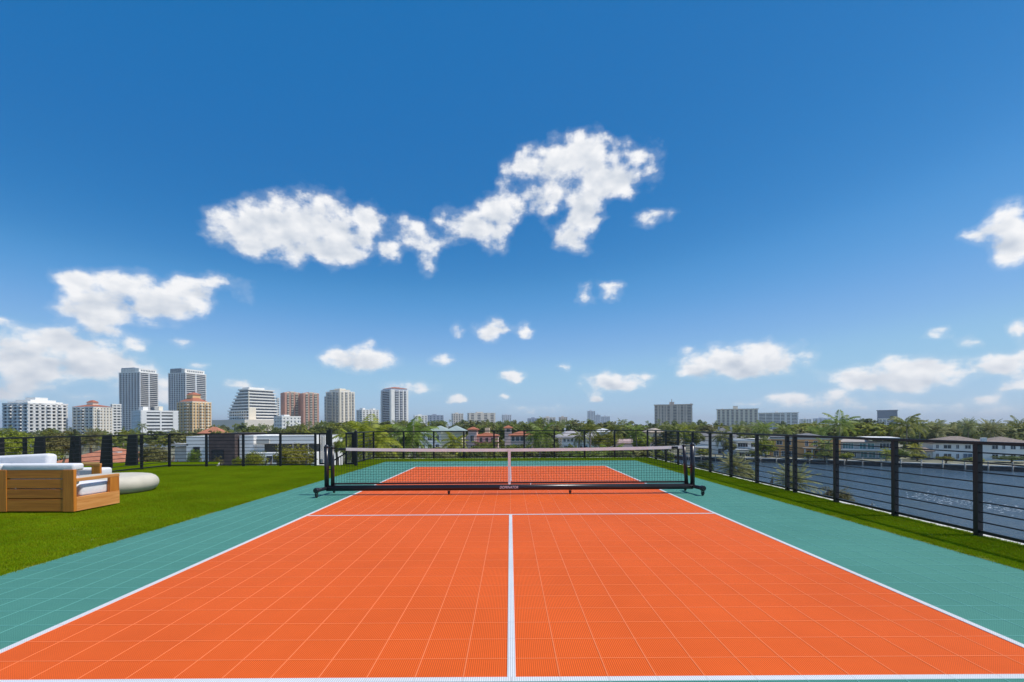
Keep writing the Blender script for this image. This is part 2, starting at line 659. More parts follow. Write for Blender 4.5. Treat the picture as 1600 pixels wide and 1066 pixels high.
# water
m = bpy.data.materials.new('canal_water')
m.use_nodes = True
t = m.node_tree
b = t.nodes['Principled BSDF']
b.inputs['Roughness'].default_value = .16
b.inputs['IOR'].default_value = 1.33
g = N(t, 'ShaderNodeNewGeometry')
mp = N(t, 'ShaderNodeMapping')
mp.inputs['Scale'].default_value = (.5, 1.0, 1)
mp.inputs['Rotation'].default_value = (0, 0, rad(-28))
t.links.new(g.outputs['Position'], mp.inputs['Vector'])
n = N(t, 'ShaderNodeTexNoise')
n.inputs['Scale'].default_value = 1.0
n.inputs['Detail'].default_value = 6
n.inputs['Roughness'].default_value = .62
t.links.new(mp.outputs[0], n.inputs['Vector'])
nb = N(t, 'ShaderNodeTexNoise')
nb.inputs['Scale'].default_value = .06
nb.inputs['Detail'].default_value = 3
t.links.new(g.outputs['Position'], nb.inputs['Vector'])
r = N(t, 'ShaderNodeValToRGB')
r.color_ramp.elements[0].position = .35
r.color_ramp.elements[1].position = .68
r.color_ramp.elements[0].color = (.042, .072, .100, 1)
r.color_ramp.elements[1].color = (.066, .104, .138, 1)
t.links.new(nb.outputs[0], r.inputs[0])
t.links.new(r.outputs[0], b.inputs['Base Color'])
bp = N(t, 'ShaderNodeBump')
bp.inputs['Strength'].default_value = 1.0
bp.inputs['Distance'].default_value = .55
t.links.new(n.outputs[0], bp.inputs['Height'])
t.links.new(bp.outputs[0], b.inputs['Normal'])
MATS['water'] = m

mb = MB()
mb.quad((-9000, -800, WATER_Z), (9000, -800, WATER_Z), (9000, 9000, WATER_Z), (-9000, 9000, WATER_Z))
tag(mb.build('water', MATS['water']), kind='structure')

BANK = [(52, 176), (57, 172), (61.6, 164), (96, 145), (125.5, 120), (160, 93), (215, 55), (420, -60)]
coast = [(6.6, -800), (6.6, 60), (22, 112), (44, 160)] + BANK + [(9000, -800), (9000, 9000), (-9000, 9000), (-9000, -800)]
mb = MB()
mb.poly([(x, y, GROUND_Z) for x, y in coast])
tag(mb.build('ground', M_ground), kind='structure')
# narrow grey canal showing between the trees on the left
mb = MB()
mb.poly([(-420, 300, GROUND_Z + .03), (-130, 262, GROUND_Z + .03), (-190, 430, GROUND_Z + .03), (-520, 470, GROUND_Z + .03)])
tag(mb.build('canal', MATS['water']), kind='structure')

# seawall along the far bank
sw = empty('seawall', (57, 172, WATER_Z))
tag(sw, 'dark weathered seawall with a pale cap along the far bank of the water', 'seawall')
o0 = Vector(sw.location)
mw, mc = MB(), MB()
for (x0, y0), (x1, y1) in zip(BANK[:-1], BANK[1:]):
    dv = Vector((x1 - x0, y1 - y0, 0)).normalized()
    nv = Vector((dv.y, -dv.x, 0)) * -1
    if nv.y > 0:
        nv = -nv
    p0, p1 = Vector((x0 - o0.x, y0 - o0.y, 0)), Vector((x1 - o0.x, y1 - o0.y, 0))
    for mbx, out, inn, z0, z1 in ((mw, .35, .5, -.6, 1.12), (mc, .5, .9, 1.12, 1.36)):
        A, B, C, D = p0 + nv * out, p1 + nv * out, p1 - nv * inn, p0 - nv * inn
        mbx.hexa([q + Vector((0, 0, zz)) for zz in (z0, z1) for q in (A, B, C, D)])
mw.build('wall', M_seawall, sw)
mc.build('cap', M_conc, sw)
mp_ = MB()
mp_.tube([(0, 0, -1.5), (0, 0, 2.1)], [.17, .16], 8)
mp_.lathe([(.21, 2.1), (.21, 2.2), (.001, 2.42)], 8)
pile_me = mp_.mesh('piling', mat('piling_timber', (.36, .33, .28), .85, .3, 3))
for (x0, y0), (x1, y1) in zip(BANK[1:6], BANK[2:7]):
    L = math.hypot(x1 - x0, y1 - y0)
    k = max(1, int(L / 4.2))
    for i in range(k):
        f_ = (i + .5) / k
        link('piling', pile_me, sw, (x0 + (x1 - x0) * f_ - o0.x - .5, y0 + (y1 - y0) * f_ - o0.y - .7, 0))

# boat wake on the water
mb = MB()
rw = random.Random(3)
for i in range(240):
    px = rw.uniform(1415, 1600)
    py = 772 + (px - 1415) * .145 + rw.gauss(0, 4.5)
    d_ = F * (EYE - WATER_Z) / (py - (HY - ROLL * (px - CX)))
    c = Vector(((px - CX) * d_ / F, d_, WATER_Z + .03))
    s_ = rw.uniform(.03, .11)
    pts = []
    for q in range(6):
        an = q * math.pi / 3
        pts.append(c + Vector((math.cos(an) * s_ * rw.uniform(1.0, 3.0), math.sin(an) * s_ * rw.uniform(.5, 1.3), 0)))
    mb.poly(pts)
tag(mb.build('wake_foam', mat('foam', (.72, .76, .78), .6, .1)), 'white foam flecks of a boat wake on the water', 'foam', kind='stuff')

# ------------------------------------------------------------------ roof terrace
DECK = [(-19, -6), (5.78, -6), (5.78, 19.9), (-5.72, 19.9), (-5.72, 16.6), (-9.9, 16.6), (-11.0, 18.6), (-19, 18.6)]
mb = MB()
mb.prism(DECK, GROUND_Z, -.035)
tag(mb.build('roof_terrace', M_white_stucco), kind='structure')
# pale coping round the roof edge
mb = MB()
mb.box(5.53, -6, -.036, 5.63, 19.72, -.004)
mb.box(-5.60, 19.72, -.036, 5.63, 19.82, -.004)
tag(mb.build('roof_coping', mat('coping_stone', (.66, .64, .60), .8, .08, 3), bevel=.01), kind='structure')

# ------------------------------------------------------------------ court of snap-together sport tiles
T = .254
Y0 = 2.535                       # near baseline, outer edge
NX, ROWS0, ROWS1 = 18, -12, 61   # half width in tiles, first and last row
ORANGE, TEAL = (.92, .150, .018), (.112, .318, .235)
M_or = grid_mat('orange_tile_lattice', ORANGE, (.46, .055, .006))
M_te = grid_mat('teal_tile_lattice', TEAL, (.028, .135, .115))
M_orr = mat('orange_tile_rim', (.94, .225, .055), .45, .04)
M_ter = mat('teal_tile_rim', (.15, .42, .335), .45, .04)
court = empty('court', (0, Y0, 0))
tag(court, kind='structure')
mb = MB()
mb.box(-NX * T, Y0 + ROWS0 * T, -.034, NX * T, Y0 + ROWS1 * T, -.016)
o = mb.build('underlay', mat('dark_underlay', (.03, .03, .03), .9), court)
o.location = (0, -Y0, 0)


def tile_faces(mbt, cx, cy, a, c):
    h, r, zi = T / 2 - .0004, T / 2 - .0034, -.0016
    O = [(cx - h, cy - h), (cx + h, cy - h), (cx + h, cy + h), (cx - h, cy + h)]
    I = [(cx - r, cy - r), (cx + r, cy - r), (cx + r, cy + r), (cx - r, cy + r)]
    for k in range(4):
        j = (k + 1) % 4
        mbt.quad((*O[k], 0), (*O[j], 0), (*I[j], 0), (*I[k], 0), a)
        mbt.quad((*O[j], 0), (*O[k], 0), (*O[k], -.014), (*O[j], -.014), a)
        mbt.quad((*I[k], 0), (*I[j], 0), (*I[j], zi), (*I[k], zi), a)
    mbt.quad((*I[0], zi), (*I[1], zi), (*I[2], zi), (*I[3], zi), c)


tile_me = []
for nm, ms in (('orange', [M_orr, M_or]), ('teal', [M_ter, M_te])):
    mbt = MB()
    tile_faces(mbt, 0, 0, 0, 1)
    tile_me.append(mbt.mesh('court_tile_' + nm, ms))
ALL = []
for j in range(ROWS0, ROWS1):
    for i in range(-NX, NX):
        cx, cy = (i + .5) * T, (j + .5) * T
        teal = 0 if (-12 <= i < 12 and 0 <= j < 52) else 1
        d_ = cy + Y0
        vis = d_ > 2.45 and abs(cx) < d_ * 1.08
        ALL.append((0 if vis else 1, d_ if vis else 99, abs(cx), cx, cy, teal))
ALL.sort()
mrest = MB()
for k, (_, _, _, cx, cy, teal) in enumerate(ALL):
    if k < 300:
        link('court_tile', tile_me[teal], court, (cx, cy, 0))
    else:
        tile_faces(mrest, cx, cy, 2 * teal, 2 * teal + 1)
mrest.build('court_tile', [M_orr, M_or, M_ter, M_te], court, kind='stuff')

# white lines: paint on the tile ribs
M_line = grid_mat('court_line_paint', (.80, .80, .79), (.42, .42, .43))
LW = .045


def court_line(x0, y0, x1, y1):
    # painted tile by tile, so the seams stay open
    mbl = MB()
    if x1 - x0 > y1 - y0:
        e = [x0] + [k * T for k in range(-NX, NX + 1) if x0 < k * T < x1] + [x1]
        for a, c in zip(e[:-1], e[1:]):
            mbl.box(a + .0006, y0, -.001, c - .0006, y1, .0024)
    else:
        e = [y0] + [k * T for k in range(ROWS0, ROWS1 + 1) if y0 < k * T < y1] + [y1]
        for a, c in zip(e[:-1], e[1:]):
            mbl.box(x0, a + .0006, -.001, x1, c - .0006, .0024)
    return mbl.build('court_line', M_line, court)


HW, LEN, NVZ = 12 * T, 52 * T, 4.725
NETY = 9.42 - Y0
NVF = NETY + (NETY - NVZ)
court_line(-HW, 0, HW, LW)
court_line(-HW, LEN - LW, HW, LEN)
court_line(-HW, LW, -HW + LW, LEN - LW)
court_line(HW - LW, LW, HW, LEN - LW)
court_line(-HW + LW, NVZ - LW / 2, HW - LW, NVZ + LW / 2)
court_line(-HW + LW, NVF - LW / 2, HW - LW, NVF + LW / 2)
court_line(-LW / 2, LW, LW / 2, NVZ - LW / 2)
court_line(-LW / 2, NVF + LW / 2, LW / 2, LEN - LW)

# ------------------------------------------------------------------ artificial turf
M_turf_base = mat('turf_backing', (.130, .160, .006), .95, .3, 3, .4, 120)
EX = NX * T + .012
LEFT_TURF = [(-19, -6), (-EX, -6), (-EX, 19.6), (-5.66, 19.6), (-5.66, 16.5), (-9.9, 16.5), (-10.95, 18.5), (-19, 18.5)]
RIGHT_TURF = [(EX, -6), (5.50, -6), (5.50, 19.6), (EX, 19.6)]
FAR_TURF = [(-EX, Y0 + ROWS1 * T + .01), (EX, Y0 + ROWS1 * T + .01), (EX, 19.6), (-EX, 19.6)]
mb = MB()
for P in (LEFT_TURF, RIGHT_TURF, FAR_TURF):
    mb.prism(P, -.034, -.002)
tag(mb.build('lawn', M_turf_base), kind='structure')
M_blade = leaf_mat('turf_blades', (.185, .262, .003), (.340, .435, .008), .9, .35, .06)
tb = MB()
rt = random.Random(11)
for i in range(40):
    bx, by = rt.gauss(0, .03), rt.gauss(0, .03)
    an = rt.uniform(0, 6.28)
    h, w = rt.uniform(.014, .026), rt.uniform(.0022, .0036)
    lx, ly = rt.gauss(0, .009), rt.gauss(0, .009)
    dx, dy = math.cos(an) * w, math.sin(an) * w
    i0 = len(tb.v)
    tb.v += [(bx - dx, by - dy, 0), (bx + dx, by + dy, 0), (bx + lx, by + ly, h)]
    tb.f.append((i0, i0 + 1, i0 + 2))
    tb.m.append(0)
    tb.sm.append(False)
tuft = bpy.data.objects.new('turf_tuft', tb.mesh('turf_tuft', M_blade))   # source of the scatter only
gn = bpy.data.node_groups.new('turf_scatter', 'GeometryNodeTree')
gn.interface.new_socket('Geometry', in_out='INPUT', socket_type='NodeSocketGeometry')
gn.interface.new_socket('Geometry', in_out='OUTPUT', socket_type='NodeSocketGeometry')
a = gn.nodes.new('NodeGroupInput')
z = gn.nodes.new('NodeGroupOutput')
dp = gn.nodes.new('GeometryNodeDistributePointsOnFaces')
dp.inputs['Density'].default_value = 680
ip = gn.nodes.new('GeometryNodeInstanceOnPoints')
oi = gn.nodes.new('GeometryNodeObjectInfo')
oi.inputs['Object'].default_value = tuft
rv = gn.nodes.new('FunctionNodeRandomValue')
rv.data_type = 'FLOAT_VECTOR'
rv.inputs[0].default_value = (0, 0, 0)
rv.inputs[1].default_value = (0, 0, 6.28)
gn.links.new(a.outputs[0], dp.inputs['Mesh'])
gn.links.new(dp.outputs['Points'], ip.inputs['Points'])
gn.links.new(oi.outputs['Geometry'], ip.inputs['Instance'])
gn.links.new(rv.outputs[0], ip.inputs['Rotation'])
gn.links.new(ip.outputs[0], z.inputs[0])
mb = MB()
for P in ([(-14.5, 4), (-EX - .02, 4), (-EX - .02, 19.5), (-5.64, 19.5), (-5.64, 16.45), (-9.9, 16.45), (-10.95, 18.4), (-14.5, 18.4)],
          [(EX + .02, 4), (5.48, 4), (5.48, 19.5), (EX + .02, 19.5)],
          [(-EX + .02, Y0 + ROWS1 * T + .04), (EX - .02, Y0 + ROWS1 * T + .04), (EX - .02, 19.5), (-EX + .02, 19.5)]):
    mb.poly([(x, y, -.003) for x, y in P])
o = mb.build('grass', M_blade)
md = o.modifiers.new('scatter', 'NODES')
md.node_group = gn
tag(o, 'short bright green artificial turf around the court', 'grass', kind='stuff')

# ------------------------------------------------------------------ black cable railings
RAIL_H = 1.105


def bar_between(mbx, p, q, w, h):
    """flat bar from p to q, width w (sideways) and height h"""
    p, q = Vector(p), Vector(q)
    t_ = (q - p).normalized()
    s_ = t_.cross(Vector((0, 0, 1))).normalized() * (w / 2)
    u_ = s_.cross(t_).normalized() * (h / 2)
    mbx.hexa([p - s_ - u_, q - s_ - u_, q + s_ - u_, p + s_ - u_, p - s_ + u_, q - s_ + u_, q + s_ + u_, p + s_ + u_])


post_mb = MB()
post_mb.box(-.030, -.030, -.03, .030, .030, RAIL_H - .04)
post_mb.box(-.045, -.045, -.002, .045, .045, .012)
post_me = post_mb.mesh('post', M_black)


def railing(label, pts, posts, cables=8, skip=()):
    """pts: end points; posts: list of (x, y)"""
    (x0, y0), (x1, y1) = pts
    r0 = empty('cable_railing', (x0, y0, 0), 0)
    tag(r0, label, 'railing', 'railings round the roof terrace')
    an = math.atan2(y1 - y0, x1 - x0)
    dx, dy = x1 - x0, y1 - y0
    mbx = MB()
    bar_between(mbx, (0, 0, RAIL_H - .02), (dx, dy, RAIL_H - .02), .055, .038)
    mbx.build('top_rail', M_black, r0, bevel=.004)
    mbx = MB()
    bar_between(mbx, (0, 0, .062), (dx, dy, .062), .03, .035)
    mbx.build('bottom_rail', M_black, r0)
    for i in range(cables):
        zc = .062 + (RAIL_H - .08) * (i + 1) / (cables + 1)
        mbx = MB()
        mbx.tube([(0, 0, zc), (dx, dy, zc)], .0085, 6)
        mbx.build('cable', M_black, r0)
    for (qx, qy) in posts:
        link('post', post_me, r0, (qx - x0, qy - y0, 0), an)
    return r0


RX = 5.42
railing('long black cable railing on the right, between the turf strip and the water', ((RX, -2.0), (RX, 19.45)),
        [(RX, y) for y in (-1.2, 0.3, 1.75, 3.1, 4.45, 5.70, 6.93, 8.18, 9.36, 9.62, 10.80, 12.07, 13.33, 14.6, 15.87, 17.12, 18.3, 19.4)])
railing('black cable railing across the far end of the court', ((-5.42, 19.5), (RX - .05, 19.5)),
        [(-5.42 + 1.195 * k, 19.5) for k in range(0, 9)])
railing('short black cable railing beside the far left corner of the court', ((-5.42, 16.25), (-5.42, 19.45)),
        [(-5.42, 16.9), (-5.42, 18.2)])
railing('black cable railing behind the lawn, in front of the white modern villa', ((-11.2, 16.15), (-6.38, 16.15)),
        [(-11.2, 16.15), (-9.98, 16.15), (-8.77, 16.15), (-7.55, 16.15), (-6.40, 16.15)])
fp = [(-11.22, 16.1), (-11.40, 15.2), (-11.52, 14.15), (-11.62, 13.05), (-11.70, 11.85), (-11.76, 10.6), (-11.8, 9.0)]
railing('black cable railing at the left end of the lawn, behind the sofas', (fp[0], fp[-1]), [(x, y) for x, y in fp[1:]])

# tapered black panels standing beyond the left railing
for k, (pxl, pxr, d_, lab) in enumerate((
        (-12, 5, 12.5, 'leftmost black tapered upright panel, cut off by the left edge of the picture'),
        (52, 69.5, 13.6, 'black tapered upright panel straight behind the tall white pillow'),
        (108, 125, 14.7, 'third black tapered panel from the left, at the left end of the orange tiled roof'),
        (157, 174, 15.8, 'fourth black tapered panel from the left, covering the middle of the orange tiled roof'),
        (197, 214, 16.9, 'rightmost black tapered panel, just left of the thin corner post of the railing'))):
    xl, xr = (pxl - CX) * d_ / F, (pxr - CX) * d_ / F
    w = xr - xl
    mb = MB()
    zt = 1.07
    mb.hexa([(-w * .56, -.04, 0), (w * .5, -.04, 0), (w * .5, .06, 0), (-w * .56, .06, 0),
             (-w * .28, -.03, zt), (w * .5, -.03, zt), (w * .5, .03, zt), (-w * .28, .03, zt)])
    mb.box(-w * .6, -.09, -.003, w * .54, .11, .02)
    o = mb.build('tapered_panel', M_black, None, ((xl + xr) / 2, d_, 0), bevel=.006)
    tag(o, lab, 'panel', 'tapered panels beyond the left railing')

# ------------------------------------------------------------------ gate in the far left corner


def picket_leaf(parent, x0, x1, y, z0, z1, n):
    mbx = MB()
    mbx.box(x0, y - .02, z0, x0 + .04, y + .02, z1)
    mbx.box(x1 - .04, y - .02, z0, x1, y + .02, z1)
    mbx.box(x0 + .04, y - .018, z0, x1 - .04, y + .018, z0 + .05)
    mbx.box(x0 + .04, y - .018, z1 - .05, x1 - .04, y + .018, z1)
    fr = mbx.build('leaf_frame', M_black, parent)
    for i in range(n):
        xx = x0 + .04 + (x1 - x0 - .08) * (i + 1) / (n + 1)
        mbx = MB()
        mbx.box(xx - .007, y - .007, z0 + .05, xx + .007, y + .007, z1 - .05)
        mbx.build('picket', M_black, parent)
    return fr


gx = lambda px, d_: (px - CX) * d_ / F
gate = empty('gate', (gx(512, 16.15), 16.15, 0))
tag(gate, 'black picket gate beside a tall square post at the stair head', 'gate')
gl = gate.location
picket_leaf(gate, gx(498.5, 16.15) - gl.x, gx(511, 16.15) - gl.x, 0, .06, 1.10, 4)
mb = MB()
mb.box(gx(511.2, 16.15) - gl.x, -.075, -.02, gx(518, 16.15) - gl.x, .075, 1.16)
mb.box(gx(511.2, 16.15) - gl.x - .012, -.087, 1.16, gx(518, 16.15) - gl.x + .012, .087, 1.19)
mb.build('gate_post', M_black, gate, bevel=.005)
mb = MB()
mb.box(gx(502, 16.15) - gl.x, -.075, .12, gx(504.5, 16.15) - gl.x, -.024, .24)
mb.build('lock_box', mat('galvanised', (.45, .47, .5), .4, .1, metal=.7), gate, bevel=.006)

rs = empty('stair_railing', (gx(531, 16.6), 16.62, 0))
tag(rs, 'sloping black picket handrail at the stair head, right of the tall gate post', 'railing')
xs0, xs1 = gx(519, 16.6) - rs.location.x, gx(541, 16.6) - rs.location.x
mb = MB()
bar_between(mb, (xs0, 0, .13), (xs1, 0, .42), .04, .04)
mb.build('handrail', M_black, rs)
for i in range(6):
    f_ = (i + .5) / 6
    mb = MB()
    mb.box(xs0 + (xs1 - xs0) * f_ - .009, -.009, -.5, xs0 + (xs1 - xs0) * f_ + .009, .009, .13 + .29 * f_ - .015)
    mb.build('picket', M_black, rs)

g2e = empty('gate', (gx(548, 16.2), 16.2, 0))
tag(g2e, 'narrow black picket gate leaf folded back against the corner railing post', 'gate')
x0, x1 = gx(540, 16.2) - g2e.location.x, gx(553.5, 16.2) - g2e.location.x
picket_leaf(g2e, x0, x1, 0, .05, 1.09, 4)
mb = MB()
mb.box(x1 + .002, -.05, -.02, x1 + .092, .05, 1.13)
mb.lathe([(.045, 1.13), (.04, 1.17), (.001, 1.19)], 12, 0, (x1 + .047, 0, 0))
mb.build('gate_post', M_black, g2e)

# ------------------------------------------------------------------ portable net on wheels
M_netpost = mat('net_frame_black', (.020, .019, .023), .30, .15, 4, spec=.5)
M_tape = mat('net_tape', (.93, .90, .83), .75, .05, 8, .1, 80)
M_cord = mat('net_cord', (.016, .018, .018), .8, .1)
ND = 9.42
net = empty('portable_net', (0, ND, 0))
tag(net, 'black wheeled portable net with white top tape across the court', 'net')
XL, XR = gx(510, ND), gx(1081.5, ND)
BZ = .130
mb = MB()
mb.tube([(XL, 0, BZ), (XR, 0, BZ)], .056, 20)
bt = mb.build('base_tube', M_netpost, net)
cu = bpy.data.curves.new('lettering', 'FONT')
cu.body = 'DOMINATOR'
cu.size = .066
cu.shear = .25
cu.offset = .0012
cu.extrude = .0006
cu.align_x = 'CENTER'
cu.align_y = 'CENTER'
cu.space_character = 1.04
to = bpy.data.objects.new('lettering_source', cu)
COL.objects.link(to)
bpy.context.view_layer.update()
tm = bpy.data.meshes.new_from_object(to.evaluated_get(bpy.context.evaluated_depsgraph_get()))
bpy.data.objects.remove(to)
tm.materials.clear()
tm.materials.append(mat('lettering_white', (.8, .8, .8), .5, 0))
lt = link('brand_lettering', tm, bt, (gx(794.5, ND), -.0575, BZ + .004))
lt.rotation_euler = (rad(90), 0, 0)
lt.scale = (.86, 1, 1)


def caster(parent, x, y, ztop):
    mbx = MB()
    mbx.tube([(x, y, ztop), (x, y, .082)], .014, 10)
    for s_ in (-1, 1):
        mbx.hexa([(x + s_ * .020 - .003, y - .022, .030), (x + s_ * .020 + .003, y - .022, .030), (x + s_ * .020 + .003, y + .030, .030), (x + s_ * .020 - .003, y + .030, .030),
                  (x + s_ * .020 - .003, y - .02, .084), (x + s_ * .020 + .003, y - .02, .084), (x + s_ * .020 + .003, y + .02, .084), (x + s_ * .020 - .003, y + .02, .084)])
    mbx.box(x - .023, y - .02, .078, x + .023, y + .02, .086)
    c = mbx.build('caster', M_netpost, parent)
    mbx = MB()
    mbx.tube([(x - .015, y + .008, .034), (x + .015, y + .008, .034)], .034, 18)
    mbx.build('wheel', mat('caster_rubber', (.02, .02, .02), .6, .1), c)


# end feet: the near arm swings outward
for sgn, X in ((-1, XL), (1, XR)):
    mb = MB()
    near = (X + sgn * .06, -.36, .135)
    mb.tube([near, (X + sgn * .03, -.14, BZ), (X, 0, BZ), (X - sgn * .02, .34, .135)], .036, 12)
    foot = mb.build('foot', M_netpost, net)
    mb = MB()
    mb.tube([(near[0] + sgn * .006, near[1] - .03, near[2]), (near[0] - sgn * .012, near[1] + .05, near[2])], .050, 14)
    mb.build('end_cap', M_netpost, foot, bevel=.008)
    caster(net, near[0], near[1] + .01, .10)
    caster(net, X - sgn * .02, .33, .10)
    # main upright with a domed cap
    mb = MB()
    mb.tube([(X, 0, BZ + .03), (X, 0, .905)], .043, 18)
    mb.lathe([(.0435, .900), (.046, .912), (.045, .93), (.036, .952), (.02, .964), (.001, .968)], 18, 0, (X, 0, 0))
    mb.build('upright', M_netpost, net)
    # inner pole that the net hangs from
    xi = X - sgn * .115
    mb = MB()
    xo = xi - (.0 if sgn < 0 else .045)
    mb.tube([(xi, .0, BZ + .04), (xo, .0, .90)], [.036, .032], 16)
    mb.tube([(xo, 0, .90), (xo, 0, .925)], .038, 16)
    mb.build('net_pole', M_netpost, net)
    mb = MB()
    mb.box(min(X, xi) + .03, -.02, .48, max(X, xi) - .025, .02, .50)
    mb.build('bracket', M_netpost, net)
for X in (gx(701, ND), gx(890, ND)):
    caster(net, X, -.02, .09)
# tape, cords, bands
XA, XB = XL + .135, XR - .165


def top_z(x):
    f_ = (x - XA) / (XB - XA)
    s_ = 4 * f_ * (1 - f_)
    return .912 - .042 * s_ ** .8


mb = MB()
K = 60
XT0 = gx(540, ND)
xs = [XT0 + (XB - XT0) * k / K for k in range(K + 1)]
for a, c in zip(xs[:-1], xs[1:]):
    mb.hexa([(a, -.009, top_z(a) - .056), (c, -.009, top_z(c) - .056), (c, .009, top_z(c) - .056), (a, .009, top_z(a) - .056),
             (a, -.006, top_z(a)), (c, -.006, top_z(c)), (c, .006, top_z(c)), (a, .006, top_z(a))])
mb.build('top_tape', M_tape, net)
for (xa, xb) in ((gx(529, ND), gx(540.5, ND)), (gx(1049, ND), gx(1059, ND))):
    mb = MB()
    mb.box(xa, -.015, top_z(xa) - .054, xb, .013, top_z(xa) - .008)
    mb.build('buckle', M_netpost, net, bevel=.004)
mb = MB()
mb.box(XA - .02, -.006, top_z(XA) - .035, XT0 - .01, .004, top_z(XA) - .018)
mb.box(XA - .02, -.006, top_z(XA) - .060, XT0 - .01, .004, top_z(XA) - .050)
mb.build('strap', M_netpost, net)
mb = MB()
cord = .0019
k = int((XB - XA) / .0508)
for i in range(1, k):
    x = XA + (XB - XA) * i / k
    mb.box(x - cord, -.0015, .225, x + cord, .0015, top_z(x) - .05)
for j in range(13):
    f_ = (j + .5) / 13
    for a, c in zip(xs[:-1], xs[1:]):
        za = .225 + (top_z(a) - .05 - .225) * f_
        zc = .225 + (top_z(c) - .05 - .225) * f_
        mb.hexa([(a, .0016, za - cord), (c, .0016, zc - cord), (c, .0045, zc - cord), (a, .0045, za - cord),
                 (a, .0016, za + cord), (c, .0016, zc + cord), (c, .0045, zc + cord), (a, .0045, za + cord)])
mb.build('mesh_netting', M_cord, net, kind='stuff')
mb = MB()
mb.box(XA, -.006, .198, XB + .02, .006, .232)
mb.build('bottom_band', mat('bottom_band', (.05, .028, .028), .7, .15), net)
mb = MB()
mb.box(-.026 + gx(795.5, ND), -.012, .195, .026 + gx(795.5, ND), -.0095, .868)
mb.box(-.018 + gx(795.5, ND), -.02, .178, .018 + gx(795.5, ND), -.006, .200)
mb.build('centre_strap', M_tape, net)
for X in (gx(828.5, ND),):
    mb = MB()
    mb.box(X - .008, -.03, .175, X + .008, -.012, .205)
    mb.build('clip', M_tape, net)

# ------------------------------------------------------------------ teak lounge furniture
M_teak_x = wood_mat('teak_along_x', (.46, .130, .008), (.66, .225, .020), 0)
M_teak_y_sunlit = wood_mat('teak_along_y_sunlit', (.60, .22, .045), (.80, .36, .105), 1)  # same teak made paler: sunlight on the sides and arms put into the colour
M_teak_z = wood_mat('teak_upright', (.48, .140, .010), (.66, .235, .026), 2)
M_cush = mat('white_cushion', (.78, .76, .76), .85, .04, 3, .25, 14)


def cushion(parent, x0, y0, z0, x1, y1, z1, name='cushion', puff=.02):
    mbx = MB()
    mbx.box(x0, y0, z0, x1, y1, z1)
    o = mbx.build(name, M_cush, parent, bevel=min(.05, (z1 - z0) * .3, (y1 - y0) * .3), bseg=4)
    for p in o.data.polygons:
        p.use_smooth = True
    return o


def sofa(name, label, loc, rz, W, DP, bays, low=False):
    """back towards local -y, seat open towards +y; x from -W to 0"""
    s = empty(name, loc, rz)
    tag(s, label, 'sofa')
    H = .30 if low else .675
    st = .175
    # back: stiles and planks
    edges = [0.0]
    bw = (W - st) / bays
    for i in range(bays + 1):
        xa = -st - i * bw
        mb = MB()
        mb.box(xa, 0, .03, xa + st, .05, H)
        mb.build('stile', M_teak_z, s, bevel=.004)
    for i in range(bays):
        xa = -(i + 1) * bw + .001
        xb = -i * bw - st - .001
        zz = .035
        for ph in ((.12, .11) if low else (.185, .136, .136, .133)):
            mb = MB()
            mb.box(xa, .006, zz, xb, .044, zz + ph)
            mb.build('plank', M_teak_x, s, bevel=.004)
            zz += ph + .017
    # ends: low side board, arm rail and front post
    for xs_ in ((-.055,) if low else (-.055, -W)):
        mb = MB()
        mb.box(xs_, .052, .03, xs_ + .055, DP, .245)
        mb.build('side_board', M_teak_y_sunlit, s, bevel=.004)
        mb = MB()
        mb.box(xs_, .052, .485, xs_ + .055, DP, .535)
        mb.build('arm_rail', M_teak_y_sunlit, s, bevel=.005)
        mb = MB()
        mb.box(xs_ + .003, DP - .19, .246, xs_ + .052, DP - .003, .484)
        mb.build('front_post', M_teak_z, s, bevel=.004)
    mb = MB()
    mb.box(-W + .056, DP - .06, .06, -.056, DP - .005, .24)
    mb.build('front_board', M_teak_x, s, bevel=.004)
    mb = MB()
    for i in range(9):
        yy = .08 + i * (DP - .2) / 8
        mb.box(-W + .056, yy, .20, -.056, yy + .05, .222)
    mb.build('seat_slats', M_teak_x, s)
    # cushions
    n = 1 if low else 2
    cw = (W - .13) / n
    for i in range(n):
        xa = -.065 - (i + 1) * cw
        cushion(s, xa + .004, .20, .224, xa + cw - .004, DP - .015, .425, 'seat_cushion')
        if low:
            continue
        o = cushion(s, xa + .004, .004, .655, xa + cw + (.058 if i == 0 else -.004), .20, .765, 'back_cushion')
        o = cushion(s, xa + .01, .056, .426, xa + cw - .006, .20, .654, 'back_cushion_front')
    return s


s1 = sofa('sofa', 'slatted teak sofa with white cushions, back turned to the court', (-6.70, 7.54, 0), rad(-1.5), 2.30, .86, 2)
# wide loose pillow against the back
mb = MB()
mb.box(-.5, -.09, 0, .5, .09, .5)
pl = mb.build('pillow', M_cush, None, (-7.93, 8.0, .425), bevel=.06, bseg=5)
for p in pl.data.polygons:
    p.use_smooth = True
pl.scale = (1, 1, .92)
pl.rotation_euler = (rad(-8), rad(-2.5), rad(-5))
tag(pl, 'large white square-edged pillow standing on the nearer teak sofa', 'pillow')
s2 = sofa('sofa', 'low backless teak seat behind the sofa, its open arm frame towards the court', (-10.0, 10.72, 0), rad(-90), .44, 1.05, 1, True)

# round drum table
mb = MB()
R_, H_ = .83, .345
prof = [(.001, .004), (R_ - .17, .004), (R_ - .10, .02), (R_ - .04, .065), (R_ - .008, .13), (R_, .19), (R_ - .018, .25), (R_ - .06, .30), (R_ - .12, .332), (R_ - .2, H_), (.001, H_)]
mb.lathe(prof, 64)
o = mb.build('drum_table', mat('pale_concrete_drum', (.60, .54, .43), .75, .07, 5, .15, 60), None, (-8.16, 10.0, 0))
tag(o, 'round pale beige drum table with bulging rounded sides on the lawn', 'table')

